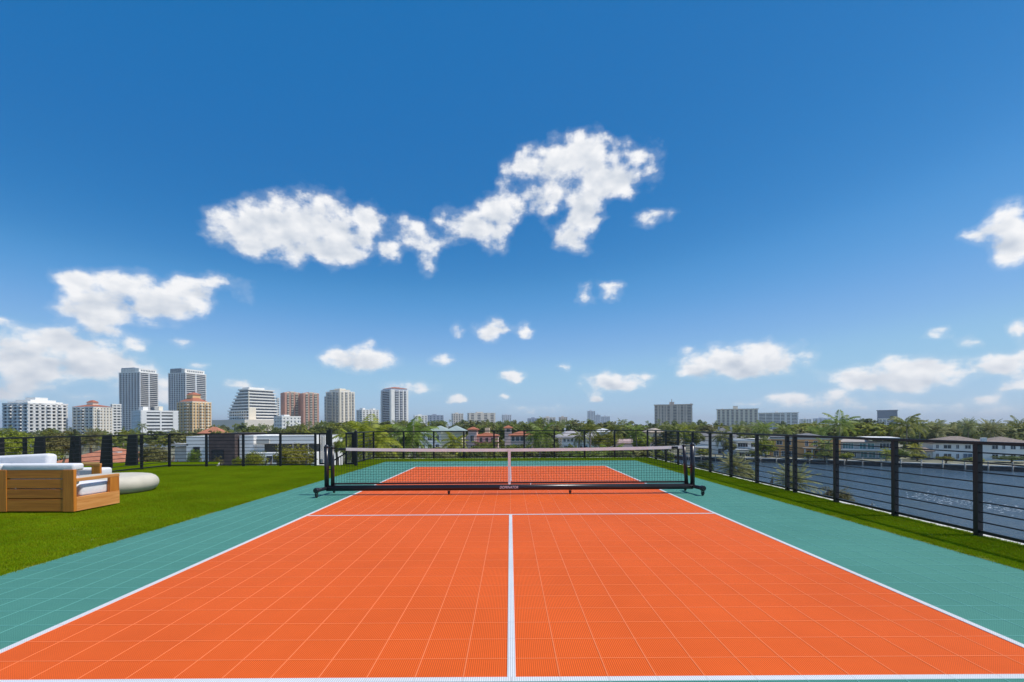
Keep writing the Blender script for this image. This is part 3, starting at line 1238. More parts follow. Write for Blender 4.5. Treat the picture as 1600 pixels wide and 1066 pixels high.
# ================================================================== BUILDINGS
M_glass = mat('tower_glass', (.065, .080, .105), .18, .75, .30, spec=.7, detail=1)
M_glass_b = mat('blue_glass', (.075, .15, .24), .15, .25, .04, spec=.9)
M_glass_w = mat('window_glass', (.035, .045, .055), .08, .3, .5, spec=.8)


def footprint(pxc, d, alpha, pxl, pxr):
    """nearest corner at pxc/depth d; right face runs off at alpha, left face square to it"""
    C = Vector(((pxc - CX) * d / F, d))
    u, v = Vector((math.cos(alpha), math.sin(alpha))), Vector((-math.sin(alpha), math.cos(alpha)))
    pr, pl_ = (pxr - CX) / F, (pxl - CX) / F
    tr = (pr * C.y - C.x) / (u.x - pr * u.y)
    tl = (pl_ * C.y - C.x) / (v.x - pl_ * v.y)
    return C, u, v, tr, tl


def face_strips(mbx, base, dirv, outv, length, spans, z0, z1, depth, back):
    """upright slabs on a wall; spans are fractions of its length"""
    for a, c in spans:
        p, q = base + dirv * (length * a), base + dirv * (length * c)
        A, B = p + outv * depth, q + outv * depth
        C_, D_ = q - outv * back, p - outv * back
        mbx.hexa([(A.x, A.y, z0), (B.x, B.y, z0), (C_.x, C_.y, z0), (D_.x, D_.y, z0),
                  (A.x, A.y, z1), (B.x, B.y, z1), (C_.x, C_.y, z1), (D_.x, D_.y, z1)])


def tower(name, label, px, d, alpha_deg, ytop, floors, wall, band, right, left, glass=None, spandrel=.42, out=1.1,
          ybase=None, group='towers on the skyline', cat='tower', crown=None, pil_out=.5, right_solid=(), left_solid=(), max_depth=None, balc=(), wing=None):
    """px = (left, corner, right).  right/left: pilaster spans.  The core is glass; slabs and piers stand proud of it."""
    # alpha_deg is the turn of the right face away from square-on to the line of sight
    pxl, pxc, pxr = px
    C, u, v, tr, tl = footprint(pxc, d, rad(alpha_deg) - math.atan((pxc - CX) / F), pxl, pxr)
    if tr < 0 or tl < 0:
        raise ValueError(name + ' ' + label + ' bad angle %.1f %.1f' % (tr, tl))
    if max_depth:
        tl = min(tl, max_depth)
    zt = pt(pxc, ytop, d).z
    e = empty(name, (C.x, C.y, GROUND_Z))
    tag(e, label, cat, group)
    g = glass or M_glass
    H = zt - GROUND_Z
    o2 = Vector((0, 0))
    R, L = u * tr, v * tl
    BK = R + L
    inner = [u * .6 + v * .6, R - u * .6 + v * .6, BK - u * .6 - v * .6, L + u * .6 - v * .6]
    mb = MB()
    mb.prism(inner, 0, H - .3)
    mb.build('glazing', g, e)
    fh = H / floors
    mb = MB()
    for k in range(floors + 1):
        z1 = min(H, k * fh + fh * spandrel * .62)
        z0 = max(0, k * fh - fh * spandrel * .38) if k < floors else H - fh * .34
        if k == floors:
            z1 = H + .5
        outer = [-(u + v) * (out * .5), R + (u - v) * (out * .5), BK + (u + v) * .2, L + (v - u) * (out * .5)]
        mb.prism(outer, z0, z1)
    mb.build('floor_bands', band, e, kind='stuff')
    mb = MB()
    if right:
        face_strips(mb, o2, u, -v, tr, right, 0, H - .05, pil_out, .9)
    if left:
        face_strips(mb, o2, v, -u, tl, left, 0, H - .05, pil_out, .9)
    if right_solid:
        face_strips(mb, o2, u, -v, tr, right_solid, 0, H - .1, .75, 1.0)
    if left_solid:
        face_strips(mb, o2, v, -u, tl, left_solid, 0, H - .1, .75, 1.0)
    if mb.v:
        mb.build('piers', wall, e, kind='stuff')
    if balc:
        mb = MB()
        for k in range(1, floors):
            zz = k * fh
            for side, a, c in balc:
                if side == 'r':
                    face_strips(mb, o2, u, -v, tr, [(a, c)], zz - fh * .10, zz + fh * .26, 2.1, .4)
                else:
                    face_strips(mb, o2, v, -u, tl, [(a, c)], zz - fh * .10, zz + fh * .26, 2.1, .4)
        mb.build('balconies', band, e, kind='stuff')
    if wing:
        b1, yw = wing
        Hw = pt(pxc, yw, d).z - GROUND_Z
        P = [u * 2 + v * (tl + .1), R * .8 + v * (tl + .1), R * .8 + v * (tl * b1), u * 2 + v * (tl * b1)]
        mb = MB()
        mb.prism(P, 0, Hw)
        mb.build('wing', g, e)
        mb = MB()
        c0 = (P[0] + P[1] + P[2] + P[3]) / 4
        Q = [c0 + (p - c0) * 1.06 for p in P]
        Q[0], Q[1] = Q[0] + v * .6, Q[1] + v * .6
        for k in range(1, int(Hw / fh) + 1):
            mb.prism(Q, k * fh - fh * .15, k * fh + fh * .25)
        mb.build('wing_bands', band, e, kind='stuff')
    if crown:
        for (a0, a1, b0, b1, y0, y1, cm, nm) in crown:
            P = [u * (tr * a0) + v * (tl * b0), u * (tr * a1) + v * (tl * b0), u * (tr * a1) + v * (tl * b1), u * (tr * a0) + v * (tl * b1)]
            z0 = H + .45 if y0 is None else pt(pxc, y0, d).z - GROUND_Z
            z1 = pt(pxc, y1, d).z - GROUND_Z
            mb = MB()
            if nm == 'hip_roof':
                c0 = (P[0] + P[1] + P[2] + P[3]) / 4
                q = [c0 + (p - c0) * .25 for p in P]
                mb.hexa([(p.x, p.y, z0) for p in P] + [(p.x, p.y, z1) for p in q])
            else:
                mb.prism(P, z0, z1)
            mb.build(nm, cm, e)
    return e, C, u, v, tr, tl, H


def spans(n, w, a=0.0, c=1.0):
    """n+1 evenly spaced piers of relative width w"""
    return [(a + (c - a) * (k / n) - w / 2 if 0 < k else a, a + (c - a) * (k / n) + w / 2 if k < n else c) for k in range(n + 1)]


W1 = mat('tower_white', (.88, .845, .78), .7, .06, .1)
W2 = mat('tower_cool_white', (.68, .70, .74), .7, .06, .1)
W3 = mat('tower_cream', (.86, .76, .60), .7, .06, .1)
W4 = mat('tower_tan', (.66, .55, .45), .7, .08, .1)
W5 = mat('tower_brick', (.60, .32, .23), .75, .10, .1)
W6 = mat('tower_gold', (.84, .54, .24), .7, .08, .1)
W7 = mat('tower_slate', (.34, .38, .46), .6, .10, .1)
W8 = mat('tower_beige', (.74, .66, .56), .7, .06, .1)
RED = tile_roof_mat('red_clay_tile', (.36, .10, .045), (.58, .20, .10), 2.0)
ORT = tile_roof_mat('orange_clay_tile', (.48, .15, .07), (.70, .28, .15), 3.2)
GREY_R = mat('grey_shingle', (.17, .165, .165), .85, .25, 1.5, .4, 12)
BRN_R = mat('brown_shingle', (.24, .185, .15), .85, .2, 1.5, .4, 12)
GRN_R = mat('grey_green_metal_roof', (.33, .39, .36), .6, .12, 1.0)

# --- skyline, left to right
tower('apartment_tower', 'white stepped apartment block at the far left of the skyline', (5, 44, 105), 400, 32, 630, 11, W1, W1,
      spans(7, .055), spans(5, .05), spandrel=.30, out=1.0, balc=[('r', .43, .57), ('r', .72, .85), ('l', .2, .4), ('l', .6, .8)],
      crown=[(.05, .95, .1, .9, None, 627, W1, 'setback_storey'), (.15, .8, .15, .75, 627, 624, W1, 'setback_storey'), (.3, .62, .2, .6, 624, 620, W1, 'penthouse')])
tower('apartment_tower', 'cream apartment block with a red hipped roof and cupola', (114, 146, 175), 420, 35, 636, 11, W3, W1,
      spans(6, .09, .0), spans(5, .07), spandrel=.40, out=.8, balc=[('l', .4, .62), ('r', .16, .34)],
      crown=[(-.03, 1.03, -.03, 1.03, None, 631.5, RED, 'hip_roof'), (.35, .65, .35, .65, 632, 628, W3, 'cupola'), (.32, .68, .32, .68, 628, 624.5, RED, 'hip_roof')])
tower('apartment_tower', 'narrow white apartment slab between the red roofed block and the tall twin', (174, 176, 189), 520, 12, 632, 12, W1, W1,
      spans(2, .1), spans(2, .1), spandrel=.45, max_depth=14)
TWG = mat('twin_tower_glass', (.030, .045, .085), .2, .2, .05, spec=.6)
for nm, px, ytop, y1, lab in (
        ('glass_tower', (187, 219, 247), 581.5, 574, 'tall dark twin tower with white banded balconies, left one, without rooftop row of openings'),
        ('glass_tower', (264, 290.5, 322), 582.5, 575, 'tall dark twin tower rising behind the golden red roofed block')):
    e, C, u, v, tr, tl, H = tower(nm, lab, px, 850, 38, ytop, 31, W2, W1, [(0, .02), (.46, .52), (.98, 1)], spans(7, .035),
                                  spandrel=.27, out=1.6, pil_out=.75, glass=TWG,
                                  crown=[(.0, .98, .05, .92, None, y1 + 1.2, W1, 'crown_wall'), (-.0, .45, .25, .9, None, y1, W7, 'plant_room')])
    # darker glazed left face keeps thin bands: openings along the crown
    mb = MB()
    n_ = 9
    zt = pt(px[1], y1 + 3.6, 850).z - GROUND_Z
    for k in range(n_):
        a, c = (.12 + .8 * k / n_), (.12 + .8 * (k + .5) / n_)
        face_strips(mb, v * (tl * .05), u, -v, tr, [(a, c)], zt - 2.2, zt + .2, .25, .1)
    mb.build('crown_openings', M_glass, e, kind='stuff')
tower('apartment_block', 'low white block with long horizontal window bands below the twin towers', (207, 220.5, 278), 380, 16, 642, 9, W1, W1,
      [(0, .14), (.50, .54), (.86, 1)], spans(4, .12), spandrel=.52, out=.7, pil_out=.5, ybase=676,
      crown=[(.12, .26, .3, .8, None, 635, W1, 'lift_tower'), (.55, .66, .3, .8, None, 634, W3, 'lift_tower')])
tower('apartment_tower', 'golden apartment tower with red tiled hipped roof in front of a dark tower', (277, 301, 330), 470, 34, 628, 12, W6, W3,
      spans(6, .075), spans(5, .085), spandrel=.34, out=.6, pil_out=.4, balc=[('r', .33, .5), ('r', .66, .83), ('l', .2, .4)],
      crown=[(.0, .85, .0, .9, None, 620, RED, 'hip_roof'), (.25, .68, .3, .7, 622, 616, W6, 'setback_storey'), (.22, .72, .27, .73, 616, 612, RED, 'hip_roof')])
# terraced hotel: storeys step back on the left flank
C, u, v, tr, tl = footprint(388.5, 650, rad(32) - math.atan((388.5 - CX) / F), 356.5, 433)
e = empty('terraced_hotel', (C.x, C.y, GROUND_Z))
tag(e, 'pale terraced hotel whose left flank steps back towards the top', 'hotel', 'towers on the skyline')
zt = pt(388.5, 608.5, 650).z - GROUND_Z
NF = 15
fh = zt / NF
mg, mbn = MB(), MB()
for k in range(NF):
    f_ = max(0, (k - 7) / 7.0)
    cutl = 1 - .52 * f_ if k > 6 else 1.0
    cutr = 1 - .10 * f_ ** 2
    R, L = u * (tr * cutr), v * (tl * cutl)
    P = [u * .9 + v * .9, R - u * .9 + v * .9, R + L - u * .9 - v * .9, L + u * .9 - v * .9]
    mg.prism(P, k * fh, (k + 1) * fh)
    Q = [-(u + v) * .5, R + (u - v) * .5, R + L + (u + v) * .5, L + (v - u) * .5]
    mbn.prism(Q, (k + 1) * fh - fh * .22, (k + 1) * fh + fh * .2)
mg.build('glazing', M_glass, e)
mbn.build('floor_bands', W1, e, kind='stuff')
mb = MB()
face_strips(mb, Vector((0, 0)), u, -v, tr, [(0, .018)], 0, zt - 2, .7, .8)
face_strips(mb, Vector((0, 0)), u, -v, tr, [(.02, .24)], 0, zt * .60, .8, .8)
face_strips(mb, Vector((0, 0)), v, -u, tl, [(k / 9, k / 9 + .02) for k in range(1, 9)], 0, zt * .52, .6, .8)
mb.build('piers', W3, e, kind='stuff')
mb = MB()
R, L = u * (tr * .6), v * (tl * .4)
mb.prism([u * 3 + v * 3, R + v * 3, R + L, L + u * 3], zt, zt + 3.2)
mb.build('plant_room', W1, e)
mb = MB()
R, L = u * (tr * 1.15), v * (tl * 1.3)
mb.prism([-(u + v) * 14, R - v * 14, R + L, L - u * 14], 0, pt(388, 656, 650).z - GROUND_Z)
mb.build('podium', W8, e)
tower('apartment_tower', 'pale tower slice showing between the terraced hotel and the brick towers', (431, 434, 437), 800, 20, 622, 16, W8, W1, [(0, .2)], [(0, .3)], max_depth=12)
for px, lab, yt in (((439.5, 445, 469), 'left half of the brick red twin apartment tower with cream balcony stacks', 613.5), ((468, 474, 498.5), 'right half of the brick red twin apartment tower, nearer the cream tower', 614.5)):
    tower('apartment_tower', lab, px, 700, 14, yt, 24, W5, W3, [(0, .14), (.30, .40), (.58, .68), (.88, 1.0)], [(0, .5), (.6, 1)], spandrel=.34, out=.25, pil_out=.9, balc=[('r', .16, .28), ('r', .42, .56), ('r', .70, .86)],
          crown=[(-.02, 1.02, .0, 1, None, yt - 2.2, RED, 'hip_roof'), (.36, .62, -.03, .2, None, yt - 2.0, W3, 'gable')])
tower('white_block', 'low white and pale blue block below the brick red towers', (429, 441, 469), 480, 20, 651, 6, W1, W1, spans(5, .12), spans(3, .15), spandrel=.5, glass=M_glass_b,
      crown=[(.2, .5, .2, .7, None, 648, W1, 'setback_storey')])
tower('apartment_tower', 'tall cream apartment tower with curved balconies right of the brick red towers', (510, 531, 554), 740, 38, 611.5, 27, W3, W1, [(0, .10), (.22, .34), (.52, .62), (.74, .80), (.95, 1)], [(0, .07), (.25, .33), (.5, .56), (.93, 1)], spandrel=.32, out=.7, pil_out=.9, balc=[('r', .10, .22), ('r', .36, .5), ('r', .8, .95), ('l', .07, .25), ('l', .56, .9)], wing=(1.22, 618),
      crown=[(.0, .7, .0, .75, None, 608.5, W3, 'setback_storey'), (.1, .5, .1, .5, 608.5, 606.8, W3, 'penthouse')])
tower('white_block', 'lower white block with two wings between the cream tower and the grey tower', (557.5, 566, 592), 900, 20, 640.5, 11, W1, W1, spans(5, .11), spans(2, .1), spandrel=.4,
      crown=[(.1, .25, .2, .8, None, 637.5, W1, 'lift_tower'), (.72, .86, .2, .8, None, 637.8, W1, 'lift_tower')])
tower('apartment_tower', 'tall grey blue tower with pale piers and a low red roof', (596, 611, 638.5), 700, 30, 609, 25, W1, W2, [(0, .20), (.44, .48), (.66, .72), (.86, .97)], [(0, .10), (.9, 1)], spandrel=.22, out=.6, pil_out=.9, balc=[('r', .22, .40), ('r', .50, .62), ('r', .74, .84), ('l', .12, .5), ('l', .55, .88)], wing=(1.2, 617), glass=mat('grey_blue_glass', (.06, .075, .11), .2, .25, .05),
      crown=[(.02, .95, .05, .9, None, 606.5, W2, 'setback_storey'), (.0, .98, .0, .95, 606.5, 603.8, RED, 'hip_roof')])
FAR = [
    ((646, 648, 668), 1100, 649.5, 8, W1, M_glass, 'far white low block just right of the tall grey blue tower'),
    ((668, 670, 693), 1200, 649, 7, W7, M_glass_b, 'far dark blue glass block right of the grey blue tower'),
    ((701, 708, 724), 1300, 646.5, 9, W8, M_glass, 'far small beige block with a stepped left side'),
    ((729, 733, 774), 1200, 645.5, 10, W8, M_glass, 'far wide beige block with piers and rooftop plant, over the pink villa'),
    ((784, 786, 799), 1400, 648.5, 10, W2, M_glass, 'far slim pale tower right of the wide beige block'),
    ((824, 826, 844), 1500, 654, 7, W7, M_glass_b, 'far low grey block, left of two in the middle of the skyline'),
    ((845, 848, 868), 1600, 652.5, 8, W8, M_glass, 'far low pale block with uneven roof in the middle of the skyline'),
    ((873, 875, 886.5), 1500, 652, 8, W4, M_glass, 'far small tan block right of the middle of the skyline'),
    ((917, 920, 930), 1500, 642.5, 16, W2, M_glass_b, 'far slim grey tower, tallest of a cluster of three'),
    ((930, 931.5, 938.5), 1700, 648.5, 14, W2, M_glass_b, 'far bluish tower in the middle of a cluster of three'),
    ((939, 941, 953), 1600, 651.0, 12, W2, M_glass_b, 'far low bluish tower on the right of a cluster of three'),
    ((1248, 1251, 1268), 1700, 655, 6, W1, M_glass, 'far pale low block right of the wide white stepped slab'),
    ((1269, 1272, 1300), 1800, 654, 6, W2, M_glass, 'far faint pale block left of the tall palm'),
]
for px, d, yt, fl, wm, gm, lab in FAR:
    tower('distant_block', lab, px, d, 12, yt, fl, wm, wm, spans(4, .13), (), spandrel=.42, out=.5, glass=gm, max_depth=22, cat='building', group='far blocks on the horizon',
          crown=[(.3, .55, .2, .7, None, yt - 1.8, wm, 'plant_room')])


def slab(label, px0, px1, d, yt, fl, wm, bm, piers, glass, crown, spandrel=.4, yaw=0):
    """slab block seen square on: the right face is the front"""
    c = (px0 + px1) / 2
    al = -math.degrees(math.atan((c - CX) / F)) + yaw
    C0 = Vector(((px0 - CX) * d / F, d))
    u = Vector((math.cos(rad(al)), math.sin(rad(al))))
    v = Vector((-u.y, u.x))
    pr = (px1 - CX) / F
    tr = (pr * C0.y - C0.x) / (u.x - pr * u.y)
    e = empty('slab_block', (C0.x, C0.y, GROUND_Z))
    tag(e, label, 'tower', 'towers on the skyline')
    H = pt(px0, yt, d).z - GROUND_Z
    tl = 18
    mb = MB()
    mb.prism([u * .5 + v * .5, u * (tr - .5) + v * .5, u * (tr - .5) + v * tl, u * .5 + v * tl], 0, H - .3)
    mb.build('glazing', glass, e)
    mb = MB()
    fh = H / fl
    for k in range(fl + 1):
        z0 = k * fh - fh * spandrel * .4
        mb.prism([-v * .2, u * tr - v * .2, u * tr + v * (tl - .2), v * (tl - .2)], max(0, z0), min(H + .4, z0 + fh * spandrel) if k < fl else H + .5)
    mb.build('floor_bands', bm, e, kind='stuff')
    mb = MB()
    face_strips(mb, Vector((0, 0)), u, -v, tr, piers, 0, H, .7, .8)
    mb.build('piers', wm, e, kind='stuff')
    mb = MB()
    mb.prism([-(u + v) * .9, u * (tr + .9) - v * .9, u * (tr + .9) + v * (tl + .9), v * (tl + .9) - u * .9], H + .5, H + 1.6)
    mb.build('roof', bm, e)
    for a0, a1, y1, cm, nm in crown:
        mb = MB()
        mb.prism([u * (tr * a0) + v * 3, u * (tr * a1) + v * 3, u * (tr * a1) + v * 10, u * (tr * a0) + v * 10], H + 1.6, pt(px0, y1, d).z - GROUND_Z)
        mb.build(nm, cm, e)
    return e


slab('tan slab tower with dark recessed strips and a central lift tower, right of the net', 1022.5, 1082, 760, 634, 17, W4, W4,
     [(.08, .13), (.15, .20), (.24, .28), (.30, .35), (.41, .50), (.59, .64), (.66, .70), (.76, .80), (.82, .87), (.97, 1)], M_glass,
     [(.40, .53, 628.5, W4, 'lift_tower'), (.455, .475, 624.5, W4, 'mast'), (.94, 1.0, 631.5, W4, 'plant_room')], .46)
slab('long pale beige slab block with a rooftop box, left of the white slab', 1120, 1184.5, 800, 641, 13, W3, W8,
     spans(9, .055), M_glass, [(.40, .52, 635, W3, 'lift_tower'), (.12, .16, 638.7, W8, 'plant_room')], .44)
slab('long white slab block with stepped roof, right of the beige slab', 1185, 1247.5, 900, 646.5, 11, W1, W1,
     [(0, .02), (.18, .20), (.36, .39), (.55, .57), (.66, .72), (.80, .84), (.97, 1)], M_glass,
     [(.42, .5, 643.5, W1, 'lift_tower'), (.3, .52, 645, W1, 'plant_room'), (.72, .9, 645.2, W1, 'plant_room')], .48)
slab('blue mirrored glass office block alone on the right of the skyline', 1370.5, 1402.5, 900, 642.5, 12, M_glass_b, M_glass_b,
     [(0, .012), (.988, 1)], M_glass_b, [], .12)
slab('low white block at the foot of the blue mirrored office block', 1373, 1391, 800, 655.5, 6, W1, W1, spans(3, .1), M_glass, [], .45)

# ------------------------------------------------------------------ houses
M_frame = mat('window_frame_white', (.75, .75, .74), .6, .03)
M_peach = mat('peach_stucco', (.82, .43, .17), .85, .10, .4)
M_pink = mat('pink_stucco', (.82, .58, .50), .85, .08, .4)
M_cream = mat('cream_stucco', (.84, .72, .48), .85, .08, .4)
M_brown = mat('brown_cladding', (.085, .060, .055), .7, .2, 1.0)
M_tealglass = mat('teal_glass', (.10, .25, .25), .12, .2, .5, spec=.8)
M_dark = mat('deep_recess_dark', (.022, .024, .028), .5, .2)


class House:
    def __init__(s, name, label, px0, px1, d, yaw=0, group='houses among the trees', cat='house'):
        c = ((px0 + px1) / 2 - CX) * d / F
        s.W = (px1 - px0) * d / F / max(.6, math.cos(rad(yaw)) + math.sin(rad(yaw)) * ((px0 + px1) / 2 - CX) / F * -1)
        s.d = d
        s.e = empty(name, (c, d, GROUND_Z), rad(yaw))
        s.pc = (px0 + px1) / 2
        tag(s.e, label, cat, group)

    def z(s, y):
        return pt(s.pc, y, s.d).z - GROUND_Z

    def wall(s, x0, x1, y0, y1, z0, z1, m, name='wall'):
        mb = MB()
        mb.box(x0 * s.W, y0, z0, x1 * s.W, y1, z1)
        return mb.build(name, m, s.e)

    def hip(s, x0, x1, y0, y1, z0, z1, m, over=.6, ridge=.45):
        a, c = x0 * s.W - over, x1 * s.W + over
        b0, b1 = y0 - over, y1 + over
        w, dp = c - a, b1 - b0
        ins = min(w, dp) / 2
        mb = MB()
        mb.box(a, b0, z0 - .18, c, b1, z0)
        if w >= dp:
            r = [(a + ins, (b0 + b1) / 2 - .02), (c - ins, (b0 + b1) / 2 - .02), (c - ins, (b0 + b1) / 2 + .02), (a + ins, (b0 + b1) / 2 + .02)]
        else:
            r = [((a + c) / 2 - .02, b0 + ins), ((a + c) / 2 + .02, b0 + ins), ((a + c) / 2 + .02, b1 - ins), ((a + c) / 2 - .02, b1 - ins)]
        zz = z0 + .004
        mb.hexa([(a, b0, zz), (c, b0, zz), (c, b1, zz), (a, b1, zz)] + [(x, y, z1) for x, y in r])
        return mb.build('roof', m, s.e)

    def flat(s, x0, x1, y0, y1, z, m, th=.35, over=.4):
        mb = MB()
        mb.box(x0 * s.W - over, y0 - over, z, x1 * s.W + over, y1, z + th)
        return mb.build('roof', m, s.e)

    def windows(s, xs, y, z0, z1, glass=None, frame=None, fw=.09, mull=1, bars=0):
        for a, c in xs:
            x0, x1 = a * s.W, c * s.W
            mb = MB()
            mb.box(x0, y - .10, z0, x0 + fw, y + .03, z1)
            mb.box(x1 - fw, y - .10, z0, x1, y + .03, z1)
            mb.box(x0 + fw, y - .10, z1 - fw, x1 - fw, y + .03, z1)
            mb.box(x0 - .06, y - .16, z0 - .1, x1 + .06, y + .03, z0)
            for k in range(1, mull + 1):
                xm = x0 + (x1 - x0) * k / (mull + 1)
                mb.box(xm - .035, y - .085, z0, xm + .035, y + .03, z1 - fw)
            for k in range(1, bars + 1):
                zm = z0 + (z1 - z0) * k / (bars + 1)
                mb.box(x0 + fw, y - .075, zm - .03, x1 - fw, y + .03, zm + .03)
            w = mb.build('window', frame or M_frame, s.e)
            mb = MB()
            mb.box(x0 + fw, y - .045, z0, x1 - fw, y + .02, z1 - fw)
            mb.build('pane', glass or M_glass_w, w)


# white modern villa behind the left lawn
d = 105
h = House('modern_villa', 'white modern flat roofed villa with a dark brown block, behind the lawn railing', 272, 500, d, 0, cat='house')
X = lambda px: ((px - h.pc) * d / F) / h.W
h.wall(X(291), X(330.5), 0, 12, 0, h.z(681.5), M_white_stucco)
h.wall(X(331), X(371.5), -1.2, 12, 0, h.z(677), M_brown, 'brown_block')
h.wall(X(374), X(396), 0, 12, 0, h.z(680.5), M_white_stucco)
h.wall(X(396), X(500), 1.5, 14, 0, h.z(683), M_white_stucco)
h.wall(X(404), X(497), -.8, 1.5, h.z(694), h.z(681), M_white_stucco, 'overhang')
h.wall(X(404), X(424), -1.0, -.8, h.z(693), h.z(686), M_conc, 'fascia_panel')
h.wall(X(395), X(500), -2.6, 1.5, 0, h.z(707), M_white_stucco, 'lower_storey')
h.wall(X(268), X(291), 1.0, 12, 0, h.z(698), M_conc, 'low_wing')
h.flat(X(266), X(291), .4, 12, h.z(696), M_conc)
for a, c, y0, y1 in ((336, 355, 702, 716), (302, 312, 698, 715)):
    h.windows([(X(a), X(c))], -1.2 if a > 330 else 0, h.z(y1), h.z(y0), M_dark, M_black)
for a, c in ((408, 428), (430, 452), (454, 476), (478, 496)):
    h.windows([(X(a), X(c))], 1.5, h.z(706), h.z(695), M_glass_w, M_black)
for a in (398, 425, 452, 479):
    h.windows([(X(a), X(a + 20))], -2.6, h.z(722), h.z(711), M_glass_w, M_frame)
h.flat(X(272), X(500), 12, 20, h.z(685), mat('roof_gravel', (.42, .40, .37), .9, .15, 2))

# orange tiled roof at the far left
d = 56
h = House('villa', 'nearby villa under an orange clay tiled hip roof, seen past the black panels', 84, 204, d, 12)
h.wall(-.42, .42, 0, 8, 0, h.z(724), M_cream)
h.hip(-.44, .44, 0, 8, h.z(723), h.z(702), ORT, .7)
h.wall(.12, .2, 2.0, 3.0, h.z(716), h.z(708), M_conc, 'roof_vent')
h.windows([(-.3, -.2), (-.05, .05), (.2, .3)], 0, 3.3, 4.8)
d = 240
h = House('villa', 'small house with an orange hip roof below the golden tower', 310, 346, d, 8)
h.wall(-.45, .45, 0, 9, 0, h.z(678), M_cream)
h.hip(-.5, .5, 0, 9, h.z(678), h.z(667), ORT, 1.0)
h.windows([(-.35, -.2), (-.08, .08), (.2, .35)], 0, 3.2, 4.8)

# houses beyond the far railing
d = 128
h = House('villa', 'cream villa with two grey green hip roofs beyond the far railing', 655, 726, d, 0)
X = lambda px: ((px - h.pc) * d / F) / h.W
h.wall(X(655), X(690), 0, 9, 0, h.z(676), M_white_stucco)
h.wall(X(690), X(722), -.8, 9, 0, h.z(675.5), M_cream)
h.hip(X(668), X(700), 0, 9, h.z(674.5), h.z(665.5), GRN_R, .5)
h.hip(X(697), X(724), -.8, 8, h.z(674), h.z(665.5), GRN_R, .5)
h.windows([(X(658), X(664)), (X(668), X(675)), (X(680), X(686))], 0, h.z(688), h.z(679))
h.windows([(X(658), X(664)), (X(668), X(675)), (X(680), X(686))], 0, h.z(704), h.z(694))
h.windows([(X(703), X(711))], -.8, h.z(698), h.z(684), M_glass_w, M_frame, .09, 1, 2)
h.wall(X(658), X(690), -3.5, 0, 0, h.z(706), M_white_stucco, 'terrace')
d = 150
h = House('villa', 'pink villa with small red roofed tower beyond the far railing', 727, 778, d, 0)
X = lambda px: ((px - h.pc) * d / F) / h.W
h.wall(X(727), X(778), 0, 10, 0, h.z(682), M_pink)
h.hip(X(742), X(777), 0, 10, h.z(681), h.z(676), RED, .5)
h.wall(X(732), X(745), -1, 6, 0, h.z(671.5), M_pink, 'tower')
h.hip(X(732), X(745), -1, 5, h.z(671), h.z(667), RED, .5)
h.wall(X(757), X(764), 3, 6, h.z(678), h.z(669), M_cream, 'chimney')
h.windows([(X(735), X(741))], -1, h.z(690), h.z(680))
h.windows([(X(749), X(754)), (X(758), X(763)), (X(767), X(773))], 0, h.z(691), h.z(683.5))
h.windows([(X(735), X(741))], -1, h.z(704), h.z(695))
h.windows([(X(749), X(754)), (X(758), X(763)), (X(767), X(773))], 0, h.z(705), h.z(695))
h.flat(X(744), X(778), -2.5, 0, h.z(692.5), RED, .3)
d = 175
h = House('villa', 'tiny red roofed turret house between the pink villa and the dark windowed villa', 787, 801, d, 0)
h.wall(-.4, .4, 0, 5, 0, h.z(668.5), M_pink)
h.hip(-.4, .4, 0, 5, h.z(668.5), h.z(664.5), RED, .6)
h.windows([(-.2, .2)], 0, h.z(675), h.z(670))
d = 140
h = House('villa', 'pink walled villa with a red tiled roof and a row of dark windows', 796, 836, d, 0)
X = lambda px: ((px - h.pc) * d / F) / h.W
h.wall(X(798), X(834), 0, 10, 0, h.z(680.5), M_pink)
h.hip(X(797), X(835), 0, 10, h.z(680), h.z(673.5), RED, .5)
h.windows([(X(799), X(804)), (X(806), X(811)), (X(813), X(818)), (X(824), X(831))], 0, h.z(689), h.z(682), M_dark)
h.windows([(X(800), X(808)), (X(812), X(820)), (X(824), X(831))], 0, h.z(704), h.z(694), M_dark)
d = 150
h = House('villa', 'long white villa with a pale grey hip roof and a row of small windows', 870, 938, d, 0)
X = lambda px: ((px - h.pc) * d / F) / h.W
h.wall(X(878), X(937), 0, 11, 0, h.z(683.5), M_white_stucco)
h.hip(X(872), X(921), 0, 11, h.z(683), h.z(671.5), mat('pale_grey_tile', (.40, .37, .37), .8, .15, 1.2, .4, 8), .6)
h.hip(X(916), X(937), -1, 9, h.z(684), h.z(676), MATS['pale_grey_tile'], .5)
h.windows([(X(a), X(a + 4)) for a in (880, 886, 892, 898, 905, 911)], 0, h.z(690), h.z(685))
h.windows([(X(921), X(927)), (X(929), X(934))], 0, h.z(692), h.z(686))
h.windows([(X(a), X(a + 5)) for a in (881, 889, 897, 905, 913)], 0, h.z(704), h.z(696))
h.wall(X(884), X(886.5), 4, 5, h.z(675), h.z(669), M_white_stucco, 'chimney')
d = 190
h = House('villa', 'flat white house half hidden behind palms, right of the grey hip roof', 928, 962, d, 0)
h.wall(-.5, .5, 0, 9, 0, h.z(675), M_white_stucco)
h.hip(-.5, .5, 0, 9, h.z(674.5), h.z(669.5), mat('white_roof', (.7, .7, .68), .7, .05), .4)
h.windows([(-.4, -.25), (-.08, .08), (.25, .4)], 0, h.z(684), h.z(678))
d = 168
h = House('villa', 'long low pink house with white windows near the end of the water', 934, 1046, d, 0)
X = lambda px: ((px - h.pc) * d / F) / h.W
h.wall(X(936), X(1042), 0, 10, 0, h.z(692), M_pink)
h.hip(X(936), X(1042), 0, 10, h.z(691.5), h.z(686.5), mat('pink_grey_tile', (.46, .32, .29), .8, .15, 1.2, .4, 8), .6)
